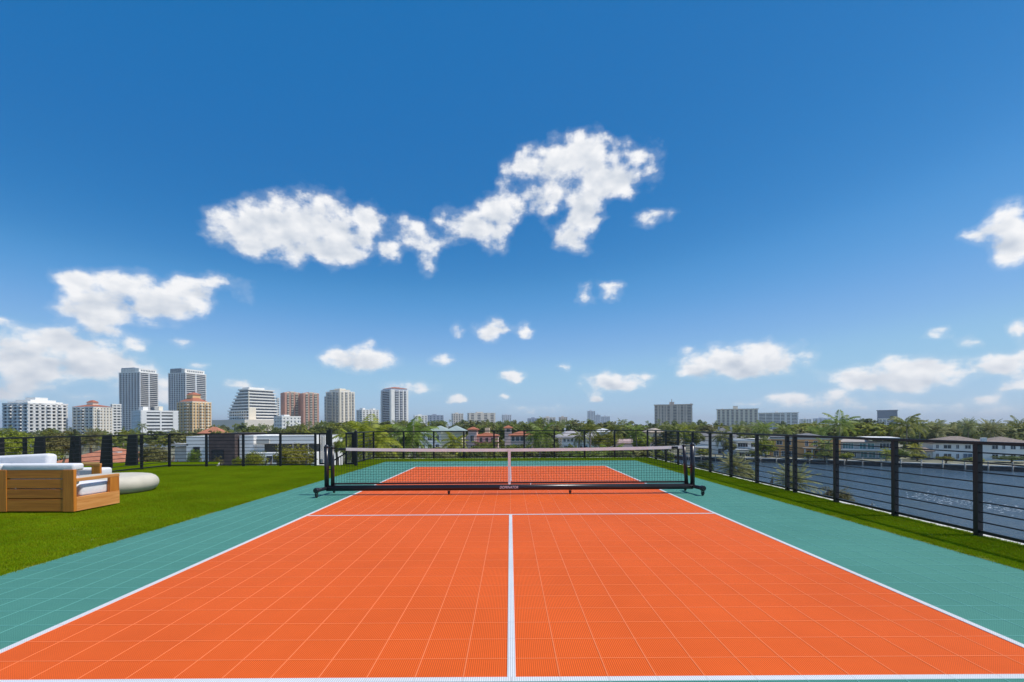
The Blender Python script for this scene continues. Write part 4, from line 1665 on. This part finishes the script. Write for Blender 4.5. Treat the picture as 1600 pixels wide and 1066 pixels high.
h.windows([(X(a), X(a + 6)) for a in (942, 954, 966, 984, 992, 1000, 1012, 1024, 1033)], 0, h.z(706), h.z(698))
d = 185
h = House('villa', 'house with a peaked tan roof below the tan slab tower', 1016, 1038, d, 0)
h.wall(-.45, .45, 0, 9, 0, h.z(675.5), M_cream)
h.hip(-.45, .45, 0, 9, h.z(675), h.z(669), mat('tan_tile', (.45, .36, .28), .8, .15, 1.5), .8)
h.windows([(-.3, -.1), (.1, .3)], 0, h.z(684), h.z(678))

# houses along the far bank
d = 176
h = House('villa', 'grey roofed white villa with twin chimneys, at the left end of the bank', 1084, 1152, d, -18)
X = lambda px: ((px - h.pc) * d / F) / h.W
h.wall(-.48, .48, 0, 11, 0, h.z(682), M_white_stucco)
h.hip(-.1, .48, 0, 11, h.z(681.5), h.z(668.5), GREY_R, .7)
h.hip(-.5, -.08, -1, 9, h.z(682), h.z(675), GREY_R, .6)
h.wall(.08, .12, 3, 4.4, h.z(674), h.z(667), M_conc, 'chimney')
h.wall(.36, .40, 3, 4.4, h.z(674), h.z(667), M_conc, 'chimney')
h.windows([(-.42, -.36), (-.3, -.24), (-.16, -.1), (.02, .14), (.22, .34)], 0, h.z(690), h.z(684))
h.windows([(-.40, -.28), (-.2, -.08), (.05, .2), (.28, .4)], 0, h.z(709), h.z(701))
h.wall(-.5, -.1, -5, 0, h.z(699.5), h.z(698), M_white_stucco, 'porch_roof')
for k in range(4):
    h.wall(-.49 + k * .125, -.475 + k * .125, -4.9, -4.6, 0, h.z(699.6), M_white_stucco, 'column')
d = 168
h = House('modern_villa', 'white modern villa with dark balconies left of the peach house', 1150, 1196, d, -22)
h.wall(-.5, .5, 0, 10, 0, h.z(690), M_white_stucco)
h.flat(-.5, .1, -.5, 10, h.z(689.5), M_white_stucco, .7, .9)
h.wall(-.5, .05, -3, 0, 0, h.z(704), M_white_stucco, 'lower_storey')
h.flat(-.5, .15, -3.2, 0, h.z(703), M_white_stucco, .3)
h.windows([(-.45, -.1), (.0, .3)], 0, h.z(698.5), h.z(692), M_dark, M_frame, .09, 3)
h.windows([(-.42, -.05)], -3, h.z(713), h.z(706), M_dark, M_frame, .09, 3)
h.windows([(.2, .4)], 0, h.z(713), h.z(705), M_dark, M_frame, .09, 2)
d = 158
h = House('villa', 'peach coloured two storey house with white windows behind the seawall', 1203, 1312, d, -26)
h.wall(-.5, .5, 0, 12, 0, h.z(686.5), M_peach)
h.wall(-.52, .52, -.25, 12, h.z(687), h.z(684.5), mat('cornice_cream', (.62, .55, .46), .8, .06), 'cornice')
h.flat(-.5, .5, 0, 12, h.z(684.3), GREY_R, .3, .1)
h.hip(-.2, .32, 2, 11, h.z(683), h.z(677.5), GREY_R, .4)
h.windows([(-.42, -.33), (-.29, -.20)], 0, h.z(695), h.z(688.5), None, None, .1, 1, 0)
h.windows([(.0, .05), (.12, .18), (.28, .35)], 0, h.z(697), h.z(689), None, None, .1, 1, 0)
h.windows([(-.46, -.385), (-.345, -.27), (-.23, -.155)], 0, h.z(713), h.z(705), None, None, .1, 1, 1)
h.windows([(.02, .10), (.13, .21), (.24, .32), (.36, .44)], 0, h.z(711), h.z(704), M_dark, None, .1, 1, 1)
for k in range(5):
    h.wall(-.02 + k * .1, .0 + k * .1, -2.4, -2.1, 0, h.z(701), mat('column_white', (.72, .70, .66), .7, .04), 'column')
h.wall(-.04, .46, -2.6, 0, h.z(701), h.z(699.5), MATS['cornice_cream'], 'balcony')
for a in (-.425, -.308, -.193):
    h.wall(a - .045, a + .045, -.35, 0, h.z(703.6), h.z(702.6), M_dark, 'window_canopy')
d = 152
h = House('modern_villa', 'modern house with teal glass walls and a white flat roof on the bank', 1312, 1398, d, -26)
h.wall(-.5, .5, 0, 12, 0, h.z(691), mat('grey_stucco', (.48, .47, .44), .85, .06))
h.hip(-.5, .1, 0, 10, h.z(690.5), h.z(684.5), mat('taupe_tile', (.40, .35, .31), .8, .12, 1.2), .9)
h.flat(.05, .5, -1.5, 12, h.z(687.5), M_white_stucco, .8, .7)
h.wall(-.5, .5, -1.6, 0, h.z(703.8), h.z(702), M_white_stucco, 'balcony')
h.windows([(-.46, -.25)], 0, h.z(701.5), h.z(692.5), M_tealglass, M_frame, .09, 3)
h.windows([(-.15, -.02), (0, .13)], 0, h.z(701.5), h.z(692.5), M_tealglass, M_frame, .1, 1)
h.windows([(.22, .45)], 0, h.z(700), h.z(692), M_glass_w, M_frame, .1, 3)
h.windows([(-.44, -.32), (-.3, -.2)], 0, h.z(715), h.z(706), M_glass_w, M_frame, .1, 2)
h.windows([(-.13, .0), (.02, .15), (.2, .33), (.36, .48)], 0, h.z(715), h.z(706), M_tealglass, M_frame, .1, 1)
h.wall(-.62, .60, -8.0, -7.7, 0, h.z(719.5), M_white_stucco, 'garden_wall')
d = 145
h = House('annex', 'small grey annex with a dark roof left of the wide white villa', 1437, 1458, d, -26)
h.wall(-.45, .45, 0, 7, 0, h.z(705), mat('grey_stucco', (.4, .4, .4)))
h.hip(-.45, .45, 0, 7, h.z(704.5), h.z(699.5), BRN_R, .5)
h.windows([(-.3, -.05), (.1, .3)], 0, h.z(717), h.z(709), M_dark)
d = 142
h = House('villa', 'wide white villa with a brown hip roof at the right end of the bank', 1455, 1612, d, -24)
h.wall(-.5, .5, 0, 12, 0, h.z(693), M_white_stucco)
h.hip(-.5, .13, 0, 12, h.z(692.5), h.z(682.5), BRN_R, .8)
h.hip(.08, .52, 1.2, 12, h.z(692), h.z(683), BRN_R, .8)
h.wall(.0, .05, -.3, 1.0, 0, h.z(684), M_white_stucco, 'chimney')
up_ = [(-.47, -.43), (-.39, -.30), (-.26, -.22), (-.17, -.10), (-.06, .0), (.10, .17), (.2, .24), (.28, .34), (.37, .42), (.45, .49)]
h.windows([(a, c - .006) for a, c in up_], 0, h.z(701.5), h.z(695.5))
h.windows([(a, c - .006) for a, c in up_ if not -.2 < a < -.08], 0, h.z(717), h.z(709.5))
h.windows([(-.19, -.09)], 0, h.z(719), h.z(709), M_glass_b, None, .1, 1)

# ================================================================== VEGETATION
L_mid = leaf_mat('leaf_mid_green', (0.057, 0.081, 0.010), (.270, .315, .045), .35, .42, .25)
L_yel = leaf_mat('leaf_yellow_green', (0.097, 0.119, 0.008), (.430, .440, .045), .35, .42, .25)
L_dark = leaf_mat('leaf_dark_green', (0.039, 0.057, 0.013), (.180, .225, .045), .35, .40, .25)
L_olive = leaf_mat('leaf_olive', (0.088, 0.092, 0.024), (.370, .360, .110), .35, .42, .25)
P_mid = leaf_mat('palm_frond_green', (0.057, 0.085, 0.011), (.300, .345, .060), .5, .42, .25)
P_yel = leaf_mat('palm_frond_yellow', (0.104, 0.127, 0.008), (.460, .460, .050), .5, .42, .25)
P_grey = leaf_mat('palm_frond_grey', (0.101, 0.108, 0.042), (.380, .380, .160), .5, .42, .25)
M_bark = mat('bark', (.17, .135, .10), .9, .3, 2, .4, 10)
M_palmbark = mat('palm_bark', (.24, .20, .16), .9, .25, 3, .4, 10)


def quads_mesh(name, V, material):
    """V: (n, 4, 3) array of separate quads"""
    n = len(V)
    me = bpy.data.meshes.new(name)
    me.vertices.add(n * 4)
    me.vertices.foreach_set('co', np.asarray(V, np.float32).reshape(-1))
    me.loops.add(n * 4)
    me.loops.foreach_set('vertex_index', np.arange(n * 4, dtype=np.int32))
    me.polygons.add(n)
    me.polygons.foreach_set('loop_start', np.arange(0, n * 4, 4, dtype=np.int32))
    me.polygons.foreach_set('loop_total', np.full(n, 4, np.int32))
    me.materials.append(material)
    me.update(calc_edges=True)
    return me


def unit(a):
    return a / np.maximum(np.linalg.norm(a, axis=-1, keepdims=True), 1e-9)


def crown_quads(rng, clumps, per, leaf, flat=.8, hollow=.35):
    """leaf-sized quads gathered in clumps through a lumpy unit crown"""
    th = rng.uniform(0, 2 * np.pi, clumps)
    cz = rng.uniform(-.75, 1, clumps)
    r = (hollow + (1 - hollow) * rng.uniform(0, 1, clumps) ** .6)
    lump = 1 + .22 * np.sin(3 * th + rng.uniform(0, 6)) * np.cos(2.3 * cz + rng.uniform(0, 6)) + rng.normal(0, .10, clumps)
    s = np.sqrt(np.maximum(0, 1 - cz ** 2))
    C = np.stack([np.cos(th) * s, np.sin(th) * s, cz * flat], 1) * (r * lump * .86)[:, None]
    cr = rng.uniform(.13, .27, clumps)
    off = rng.normal(0, 1, (clumps, per, 3))
    off = unit(off) * rng.uniform(.25, 1, (clumps, per, 1)) ** .5
    off[..., 2] *= .7
    P = (C[:, None] + off * cr[:, None, None]).reshape(-1, 3)
    nrm = unit(unit(P) * .7 + off.reshape(-1, 3) * .7 + rng.normal(0, .5, P.shape) + np.array([0, 0, .45]))
    t1 = unit(np.cross(nrm, rng.normal(0, 1, P.shape)))
    t2 = np.cross(nrm, t1)
    sz = leaf * rng.uniform(.6, 1.35, (len(P), 1))
    return np.stack([P - t1 * sz, P + t2 * sz * .55, P + t1 * sz, P - t2 * sz * .55], 1)


def frond(rng, L, elev, azim, droop, nleaf, ll, lw, vdown=.35):
    """arched rib with drooping leaflets"""
    out = []
    n = nleaf
    ts = np.linspace(0.0, 1, n + 1)
    e = elev - droop * ts ** 1.3
    seg = L / n
    x = np.concatenate([[0], np.cumsum(np.cos(e[:-1]) * seg)])
    z = np.concatenate([[0], np.cumsum(np.sin(e[:-1]) * seg)])
    ca, sa = math.cos(azim), math.sin(azim)
    base = np.stack([x * ca, x * sa, z], 1)
    side = np.array([-sa, ca, 0.0])
    for i in range(1, n + 1):
        t_ = ts[i]
        if t_ < .13:
            continue
        l = ll * (math.sin(math.pi * min(1, .12 + .80 * t_)) ** .7) * rng.uniform(.85, 1.1)
        fwd = unit(base[i] - base[i - 1])
        for s in (-1, 1):
            dirv = unit(side * s * 1.0 + fwd * (.45 + .5 * t_) + np.array([0, 0, -vdown - .25 * rng.uniform()]))
            tip = base[i] + dirv * l + np.array([0, 0, -.16 * l])
            mid = base[i] + dirv * l * .5
            w = fwd * lw
            out.append([base[i] - w * .5, mid - w * .8, tip, mid + w * .8])
    for i in range(n):      # rib
        w = side * .035 * (1.15 - ts[i])
        out.append([base[i] - w, base[i] + w, base[i + 1] + w * .8, base[i + 1] - w * .8])
    return out


def palm_quads(rng, nf, L, nleaf, ll, lw, lo=-.6, hi=1.35, droop=1.2, vdown=.35):
    q = []
    for k in range(nf):
        f_ = (k + .5) / nf
        el_ = hi + (lo - hi) * f_ ** .85 + rng.normal(0, .08)
        q += frond(rng, L * rng.uniform(.85, 1.1) * (.8 + .2 * f_), el_, k * 2.39996 + rng.normal(0, .2), droop * rng.uniform(.75, 1.2), nleaf, ll, lw, vdown)
    return np.array(q)


rng = np.random.default_rng(21)
CROWN = {}
for nm, lm in (('mid', L_mid), ('yel', L_yel), ('dark', L_dark), ('olive', L_olive)):
    CROWN[nm] = [quads_mesh('crown_' + nm, crown_quads(rng, 95, 30, .085), lm) for k in range(2)]
FINE = {nm: quads_mesh('fine_crown_' + nm, crown_quads(rng, 150, 46, .042), lm) for nm, lm in (('mid', L_mid), ('yel', L_yel), ('olive', L_olive), ('dark', L_dark))}
PALM = {
    'coconut': [quads_mesh('crown_coconut', palm_quads(rng, 20, 3.3, 20, .95, .085, -.75, 1.3, 1.15), P_mid) for k in range(2)],
    'yellow': [quads_mesh('crown_yellow_palm', palm_quads(rng, 22, 3.3, 24, .95, .075, -.8, 1.35, 1.1), P_yel) for k in range(2)],
    'date': [quads_mesh('crown_date_palm', palm_quads(rng, 46, 2.7, 16, .50, .075, -.75, 1.45, .7, .1), P_grey) for k in range(2)],
    'royal': [quads_mesh('crown_royal_palm', palm_quads(rng, 16, 3.4, 22, .85, .085, -.35, 1.4, 1.25, .5), P_mid) for k in range(2)],
}


def trunk_mesh(name, r0, r1, bend, m, flare=1.5, forks=0):
    mb = MB()
    pts = [(bend * (k / 6) ** 2, bend * .4 * math.sin(k * .8), k / 6) for k in range(7)]
    mb.tube(pts, [r0 * (flare if k == 0 else 1) * (1 - k / 6) + r1 * k / 6 for k in range(7)], 8, 0, False)
    for k in range(forks):
        an = k * 2.4 + .5
        mb.tube([(bend * .25, 0, .45 + .04 * k), (bend * .4 + .6 * math.cos(an), .6 * math.sin(an), .72), (bend * .5 + 1.3 * math.cos(an), 1.3 * math.sin(an), .98)],
                [r0 * .5, r0 * .35, r0 * .12], 6, 0, False)
    return mb.mesh(name, m)


TR = [trunk_mesh('trunk', .22, .10, .3, M_bark, 1.5, 4), trunk_mesh('trunk', .2, .09, -.35, M_bark, 1.5, 4)]
TP = [trunk_mesh('palm_trunk', .17, .12, .25, M_palmbark), trunk_mesh('palm_trunk', .17, .12, -.4, M_palmbark), trunk_mesh('palm_trunk', .2, .15, .02, M_palmbark)]
TREE_N = 0


def tree(kind, px, ytop, d, label, width=60, group='trees among the houses', lean=None, ybot=None, fine=False):
    """broadleaf: width = crown width in photo pixels, crown from ytop to ybot"""
    global TREE_N
    TREE_N += 1
    zt = pt(px, ytop, d).z
    x = (px - CX) * d / F
    base = GROUND_Z
    rw_ = width * d / F / 2
    zb = pt(px, ybot, d).z if ybot else zt - rw_ * 1.7
    zb = max(zb, base + .6)
    e = empty('tree', (x, d, base))
    tag(e, label, 'tree', group)
    zc = (zt + zb) / 2 - base
    rz_ = (zt - zb) / 2 / .82
    link('trunk', TR[TREE_N % 2], e, (0, 0, 0), TREE_N * 1.3, (1, 1, zc))
    link('crown', FINE[kind] if fine else CROWN[kind][TREE_N % 2], e, (0, 0, zc - .04 * rz_), TREE_N * 2.1, (rw_ * 1.02, rw_ * 1.02, rz_))
    return e


def palm(kind, px, ytop, d, label, width=45, group='palms among the houses', tr=None, tilt=0.0):
    """ytop: top of the crown; width: crown width in photo pixels"""
    global TREE_N
    TREE_N += 1
    x = (px - CX) * d / F
    s_ = width * d / F / 2 / {'coconut': 2.9, 'yellow': 2.9, 'date': 2.45, 'royal': 2.8}[kind]
    top = {'coconut': 2.0, 'yellow': 2.1, 'date': 2.3, 'royal': 2.2}[kind] * s_
    zt = pt(px, ytop, d).z
    hz = zt - top - GROUND_Z
    ti = (2 if kind in ('date', 'royal') else TREE_N % 2) if tr is None else tr
    bx = {0: .25, 1: -.4, 2: .02}[ti]
    by = bx * .4 * math.sin(4.8)
    e = empty('palm_tree', (x - bx, d - by, GROUND_Z))
    tag(e, label, 'palm', group)
    link('trunk', TP[ti], e, (0, 0, 0), 0, (1, 1, hz))
    o = link('crown', PALM[kind][TREE_N % 2], e, (bx, by, hz), TREE_N * 1.7, (s_, s_, s_))
    o.rotation_euler = (0, tilt, TREE_N * 1.7)
    return e


# --- close to the terrace
tree('yel', 14, 668, 42, 'bright yellow green tree at the left edge, behind the railing', 62, ybot=724, fine=True)
tree('olive', 88, 672, 60, 'olive green bushy tree behind the railing, right of the yellow green tree', 60, ybot=716, fine=True)
tree('yel', 70, 700, 46, 'low yellow green shrub above the large white pillow', 46, ybot=724, fine=True)
palm('date', 142, 664, 62, 'palm with a stiff grey green crown above the orange tiled roof', 46)
palm('coconut', 192, 688, 66, 'small dark palm behind the right end of the orange tiled roof', 30)
tree('olive', 240, 690, 40, 'feathery olive shrub behind the corner of the left railing', 48, ybot=733, fine=True)
tree('mid', 303, 700, 38, 'small dark green cone shaped shrub in front of the white villa wall', 20, ybot=734, fine=True)
tree('yel', 372, 712, 42, 'low light green shrub below the brown block of the villa', 22, ybot=734, fine=True)
tree('yel', 398, 702, 40, 'light green leafy shrub right of the brown block of the villa', 36, ybot=734, fine=True)
tree('yel', 458, 690, 36, 'tall light green leafy tree in front of the white villa near the gate', 62, ybot=740, fine=True)
tree('olive', 340, 712, 44, 'thin olive shrub in front of the brown block', 16, ybot=734, fine=True)
palm('yellow', 578, 648, 38, 'large yellow green palm behind the far left corner of the court', 110, tr=0)
palm('yellow', 552, 668, 44, 'smaller yellow green palm behind the folded gate leaf', 56, tr=1)
palm('coconut', 645, 646, 42, 'leaning green coconut palm with a curved trunk beyond the far railing', 92, tr=1, tilt=.15)
tree('yel', 531, 684, 48, 'round yellow green bush between the two gates', 26, ybot=712, fine=True)
tree('olive', 610, 690, 46, 'olive bush behind the far left railing corner', 60, ybot=730, fine=True)
palm('yellow', 710, 672, 66, 'yellowish palm in front of the cream villa with green roofs', 50, tr=0)
tree('olive', 690, 700, 62, 'olive shrub bed in front of the cream villa', 60, ybot=735, fine=True)
palm('coconut', 760, 684, 74, 'grey green palm in front of the pink villa', 56)
tree('dark', 735, 694, 70, 'dark green shrub left of the net centre, behind the far railing', 50, ybot=735, fine=True)
tree('mid', 800, 692, 78, 'green tree behind the net centre strap', 52, ybot=735, fine=True)
palm('coconut', 845, 655, 88, 'tall bushy palm right of the dark windowed pink villa', 66)
tree('dark', 862, 680, 92, 'dark broad tree beside the tall bushy palm', 48, ybot=730, fine=True)
palm('coconut', 905, 668, 96, 'small palm in front of the white villa with grey hip roof', 36)
palm('royal', 922, 658, 84, 'slim palm with a very straight bare trunk by the grey hip roof', 34)
tree('yel', 945, 672, 110, 'yellow green tree right of the grey hip roofed villa', 52, ybot=705, fine=True)
tree('mid', 900, 698, 74, 'green shrub bed behind the right half of the net', 70, ybot=735, fine=True)
palm('coconut', 955, 688, 72, 'low spreading palm in front of the long pink house', 66)
tree('dark', 968, 696, 64, 'dark shrub below the long pink house', 46, ybot=735, fine=True)
palm('royal', 961, 656, 120, 'tall palm left of the long pink house', 40)
palm('coconut', 993, 660, 126, 'round headed palm behind the long pink house', 40)
tree('yel', 1003, 678, 130, 'bright yellow green tree above the far right railing corner', 34, ybot=704)
tree('olive', 1040, 672, 132, 'olive tree between two railing posts right of the net', 50, ybot=706)
palm('yellow', 1070, 660, 135, 'yellow palm below the tan slab tower', 34)
palm('coconut', 1056, 662, 130, 'dark palm below the tan slab tower', 30)
# --- near bank of the canal, seen through the right railing
palm('date', 1146, 700, 24, 'bushy palm top rising from the near bank, left of the double post', 66)
tree('olive', 1163, 722, 25, 'olive shrub beside the bushy palm top on the near bank', 36, ybot=760, fine=True)
palm('date', 1240, 716, 21, 'dry grey green palm behind the double railing post', 84)
tree('olive', 1305, 760, 20, 'low olive shrub at the water edge below the railing', 56, ybot=800, fine=True)
tree('dark', 1100, 716, 30, 'dark shrub on the near bank right of the net post', 34, ybot=748, fine=True)
# --- among the houses of the far bank
spec = [
    ('coconut', 1128, 668, 160, 36, 'palm in front of the grey roofed villa with twin chimneys'),
    ('royal', 1152, 660, 190, 30, 'palm behind the right chimney of the grey roofed villa'),
    ('coconut', 1192, 655, 185, 44, 'spreading palm behind the left end of the peach house'),
    ('date', 1166, 662, 200, 26, 'grey palm right of the grey roofed villa'),
    ('coconut', 1278, 662, 185, 40, 'palm behind the right half of the peach house'),
    ('coconut', 1290, 680, 152, 44, 'palm standing in front of the right end of the peach house'),
    ('royal', 1312, 641, 170, 56, 'tallest palm on the bank, between the peach house and the teal glass house'),
    ('royal', 1417, 641, 158, 56, 'tall royal palm right of the blue mirrored office block'),
    ('royal', 1437, 654, 165, 30, 'slim royal palm with a pale bare trunk next to the tall royal palm'),
    ('date', 1462, 653, 166, 44, 'date palm behind the left end of the wide white villa'),
    ('date', 1513, 650, 170, 34, 'date palm with a dark trunk above the wide white villa roof'),
    ('date', 1548, 650, 160, 48, 'large date palm above the chimney of the wide white villa'),
    ('royal', 1594, 649, 165, 44, 'palm at the right edge behind the wide white villa'),
    ('date', 1490, 655, 200, 50, 'broad grey green palm crown behind the brown hip roof'),
    ('yellow', 1430, 690, 146, 30, 'small yellow palm beside the grey annex'),
    ('yellow', 1386, 699, 138, 24, 'small yellow palm in front of the teal glass house'),
    ('coconut', 1224, 661, 190, 34, 'low palm above the left half of the peach house roof'),
]
for k_, px, yt, d, w, lab in spec:
    palm(k_, px, yt, d, lab, w)
spec = [
    ('yel', 1196, 683, 158, 34, 714, 'bright yellow green tree left of the peach house'),
    ('mid', 1288, 706, 146, 26, 717, 'clipped green hedge ball in front of the peach house'),
    ('yel', 1355, 658, 185, 92, 686, 'wide yellow green tree behind the teal glass house'),
    ('mid', 1300, 668, 190, 46, 694, 'green tree between the peach house and the teal glass house'),
    ('dark', 1345, 653, 240, 50, 672, 'dark tree left of the blue mirrored office block'),
    ('yel', 1400, 663, 178, 46, 690, 'light green tree below the blue mirrored office block'),
    ('olive', 1432, 672, 170, 50, 705, 'olive tree behind the grey annex'),
    ('dark', 1452, 678, 168, 34, 706, 'dark tree between the grey annex and the wide white villa'),
    ('mid', 1490, 660, 210, 60, 686, 'green tree behind the left half of the wide white villa'),
    ('mid', 1532, 662, 215, 48, 684, 'green tree between two date palms above the wide white villa'),
    ('olive', 1585, 662, 160, 60, 700, 'grey olive tree at the right edge beside the white villa'),
    ('dark', 1580, 712, 133, 48, 728, 'dark clipped shrub in front of the right end of the white villa'),
    ('yel', 1433, 708, 140, 30, 722, 'yellow green shrub by the grey annex'),
    ('olive', 1110, 664, 220, 50, 684, 'olive tree behind the grey roofed villa'),
    ('mid', 1080, 668, 170, 40, 698, 'green tree left of the grey roofed villa'),
    ('olive', 1140, 688, 160, 24, 706, 'small grey green tree in front of the grey roofed villa'),
    ('yel', 1255, 664, 210, 60, 684, 'light green tree above the peach house roof'),
    ('olive', 1215, 668, 200, 40, 690, 'olive tree behind the yellow green tree left of the peach house'),
    ('yel', 1265, 660, 260, 60, 674, 'yellow green tree far behind the peach house'),
]
for k_, px, yt, d, w, yb, lab in spec:
    tree(k_, px, yt, d, lab, w, ybot=yb)

for k_, px, yt, d, w, yb, lab in [
        ('yel', 1100, 700, 158, 22, 713, 'small light shrub on the bank below the grey roofed villa'),
        ('mid', 1180, 702, 150, 20, 716, 'round green shrub on the bank below the white modern villa with dark balconies'),
        ('yel', 1262, 706, 148, 16, 717, 'small light green shrub under the balcony of the peach house'),
        ('yel', 1322, 706, 140, 24, 720, 'light green shrub at the left corner of the teal glass house'),
        ('mid', 1405, 700, 140, 30, 722, 'green bush between the teal glass house and the grey annex'),
        ('yel', 1478, 712, 131, 26, 726, 'low light green bush at the left front of the wide white villa'),
        ('olive', 1520, 714, 129, 30, 727, 'low olive bush in front of the middle of the wide white villa')]:
    tree(k_, px, yt, d, lab, w, ybot=yb)

# --- rows of trees too far or too dense to count
rng = np.random.default_rng(99)
LOW = {nm: [crown_quads(rng, 34, 17, .13) for k in range(4)] for nm in ('mid', 'yel', 'dark', 'olive')}
LOWP = [palm_quads(rng, 14, 3.2, 9, 1.0, .17, -.7, 1.35, 1.1) for k in range(4)]


def bank_far(px):
    """nearest depth at which land carries trees on this bearing"""
    if px < 1030:
        return 195
    t_ = (px - CX) / F
    best = 0
    for (x0, y0), (x1, y1) in zip(BANK[:-1], BANK[1:]):
        den = (x1 - x0) - t_ * (y1 - y0)
        if abs(den) < 1e-6:
            continue
        f_ = (t_ * y0 - x0) / den
        if 0 <= f_ <= 1:
            best = max(best, y0 + (y1 - y0) * f_)
    return max(best + 45, 185)


def belt(name, label, mats_, n, px_rng, d_rng, top_fn, seed, palms=.2):
    rg = np.random.default_rng(seed)
    out = {k: [] for k in mats_}
    for i in range(n):
        px = rg.uniform(*px_rng)
        dmin = max(d_rng[0], bank_far(px))
        d_ = dmin + (d_rng[1] - dmin) * rg.uniform() ** 1.4
        if d_ < dmin:
            continue
        zt = pt(px, top_fn(px, rg), d_).z
        zt = min(zt, GROUND_Z + 17)
        hgt = zt - GROUND_Z
        if hgt < 2.5:
            continue
        x = (px - CX) * d_ / F
        an = rg.uniform(0, 6.28)
        R_ = np.array([[math.cos(an), -math.sin(an), 0], [math.sin(an), math.cos(an), 0], [0, 0, 1]])
        if rg.uniform() < palms:
            q = LOWP[rg.integers(4)] @ R_.T * rg.uniform(.9, 1.25)
            zt += rg.uniform(1.0, 6.0) * d_ / F if zt < GROUND_Z + 14 else 0
            q = q + np.array([x, d_, zt - 2.0])
            out['palm' if 'palm' in out else list(out)[0]].append(q)
            w = .16
            P = np.array([[[-w, 0, GROUND_Z], [w, 0, GROUND_Z], [w, 0, zt - 2], [-w, 0, zt - 2]], [[0, -w, GROUND_Z], [0, w, GROUND_Z], [0, w, zt - 2], [0, -w, zt - 2]]]) + np.array([x, d_, 0])
            out['bark'].append(P)
        else:
            k = rg.choice(['mid', 'yel', 'dark', 'olive'], p=[.3, .22, .26, .22])
            rw_ = rg.uniform(3.0, 6.0)
            rz_ = min(hgt * .5, rg.uniform(3.0, 5.0))
            q = LOW[k][rg.integers(4)] @ R_.T * np.array([rw_, rw_, rz_]) + np.array([x, d_, zt - rz_ * .8])
            out[k].append(q)
    V, mi = [], []
    mats_list = []
    for k, m_ in mats_.items():
        if not out[k]:
            continue
        A = np.concatenate(out[k])
        V.append(A)
        mi.append(np.full(len(A), len(mats_list), np.int32))
        mats_list.append(m_)
    V, mi = np.concatenate(V), np.concatenate(mi)
    me = quads_mesh(name, V, mats_list[0])
    for m_ in mats_list[1:]:
        me.materials.append(m_)
    me.polygons.foreach_set('material_index', mi)
    me.update()
    o = bpy.data.objects.new(name, me)
    COL.objects.link(o)
    tag(o, label, 'trees', kind='stuff')


BM = {'mid': L_mid, 'yel': L_yel, 'dark': L_dark, 'olive': L_olive, 'palm': P_mid, 'bark': M_palmbark}


def top_line(px, rg):
    if px < 330:
        base = 674
    elif px < 500:
        base = 666
    elif px < 1000:
        base = 661
    else:
        base = 662 + min(4, (px - 1000) * .012)
    return base + rg.normal(0, 3.2) - (4 if rg.uniform() < .12 else 0)


belt('town_trees', 'mass of palms and leafy trees among the town houses below the skyline', BM, 520, (-60, 1680), (195, 420), lambda p, r: top_line(p, r) + 3, 4, .38)
belt('distant_treeline', 'far line of treetops along the horizon', BM, 520, (-80, 1700), (420, 900), lambda p, r: top_line(p, r) - 1.0, 5, .25)
belt('neighbourhood_trees', 'lower garden trees filling the ground between the nearer houses', BM, 170, (380, 1020), (150, 230), lambda p, r: 682 + r.normal(0, 7), 6, .25)


def belt_near(n, px_rng, d_rng, ty, seed):
    global bank_far
    keep = bank_far
    bank_far = lambda p: d_rng[0]
    belt('garden_shrubs', 'garden shrubs and hedges beyond the far railing', BM, n, px_rng, d_rng, ty, seed, .15)
    bank_far = keep


belt_near(90, (640, 1035), (105, 150), lambda p, r: 704 + r.normal(0, 5), 8)

# ------------------------------------------------------------------ sea air over the town
mb = MB()
mb.box(-9500, -900, WATER_Z - 1, 9500, 9500, 128)
hz = bpy.data.materials.new('sea_air')
hz.use_nodes = True
hz.node_tree.nodes.remove(hz.node_tree.nodes['Principled BSDF'])
pv = N(hz.node_tree, 'ShaderNodeVolumePrincipled')
pv.inputs['Color'].default_value = (.90, .94, 1.0, 1)
pv.inputs['Density'].default_value = .00014
pv.inputs['Anisotropy'].default_value = .2
hz.node_tree.links.new(pv.outputs[0], hz.node_tree.nodes['Material Output'].inputs['Volume'])
tag(mb.build('haze', hz), kind='stuff')
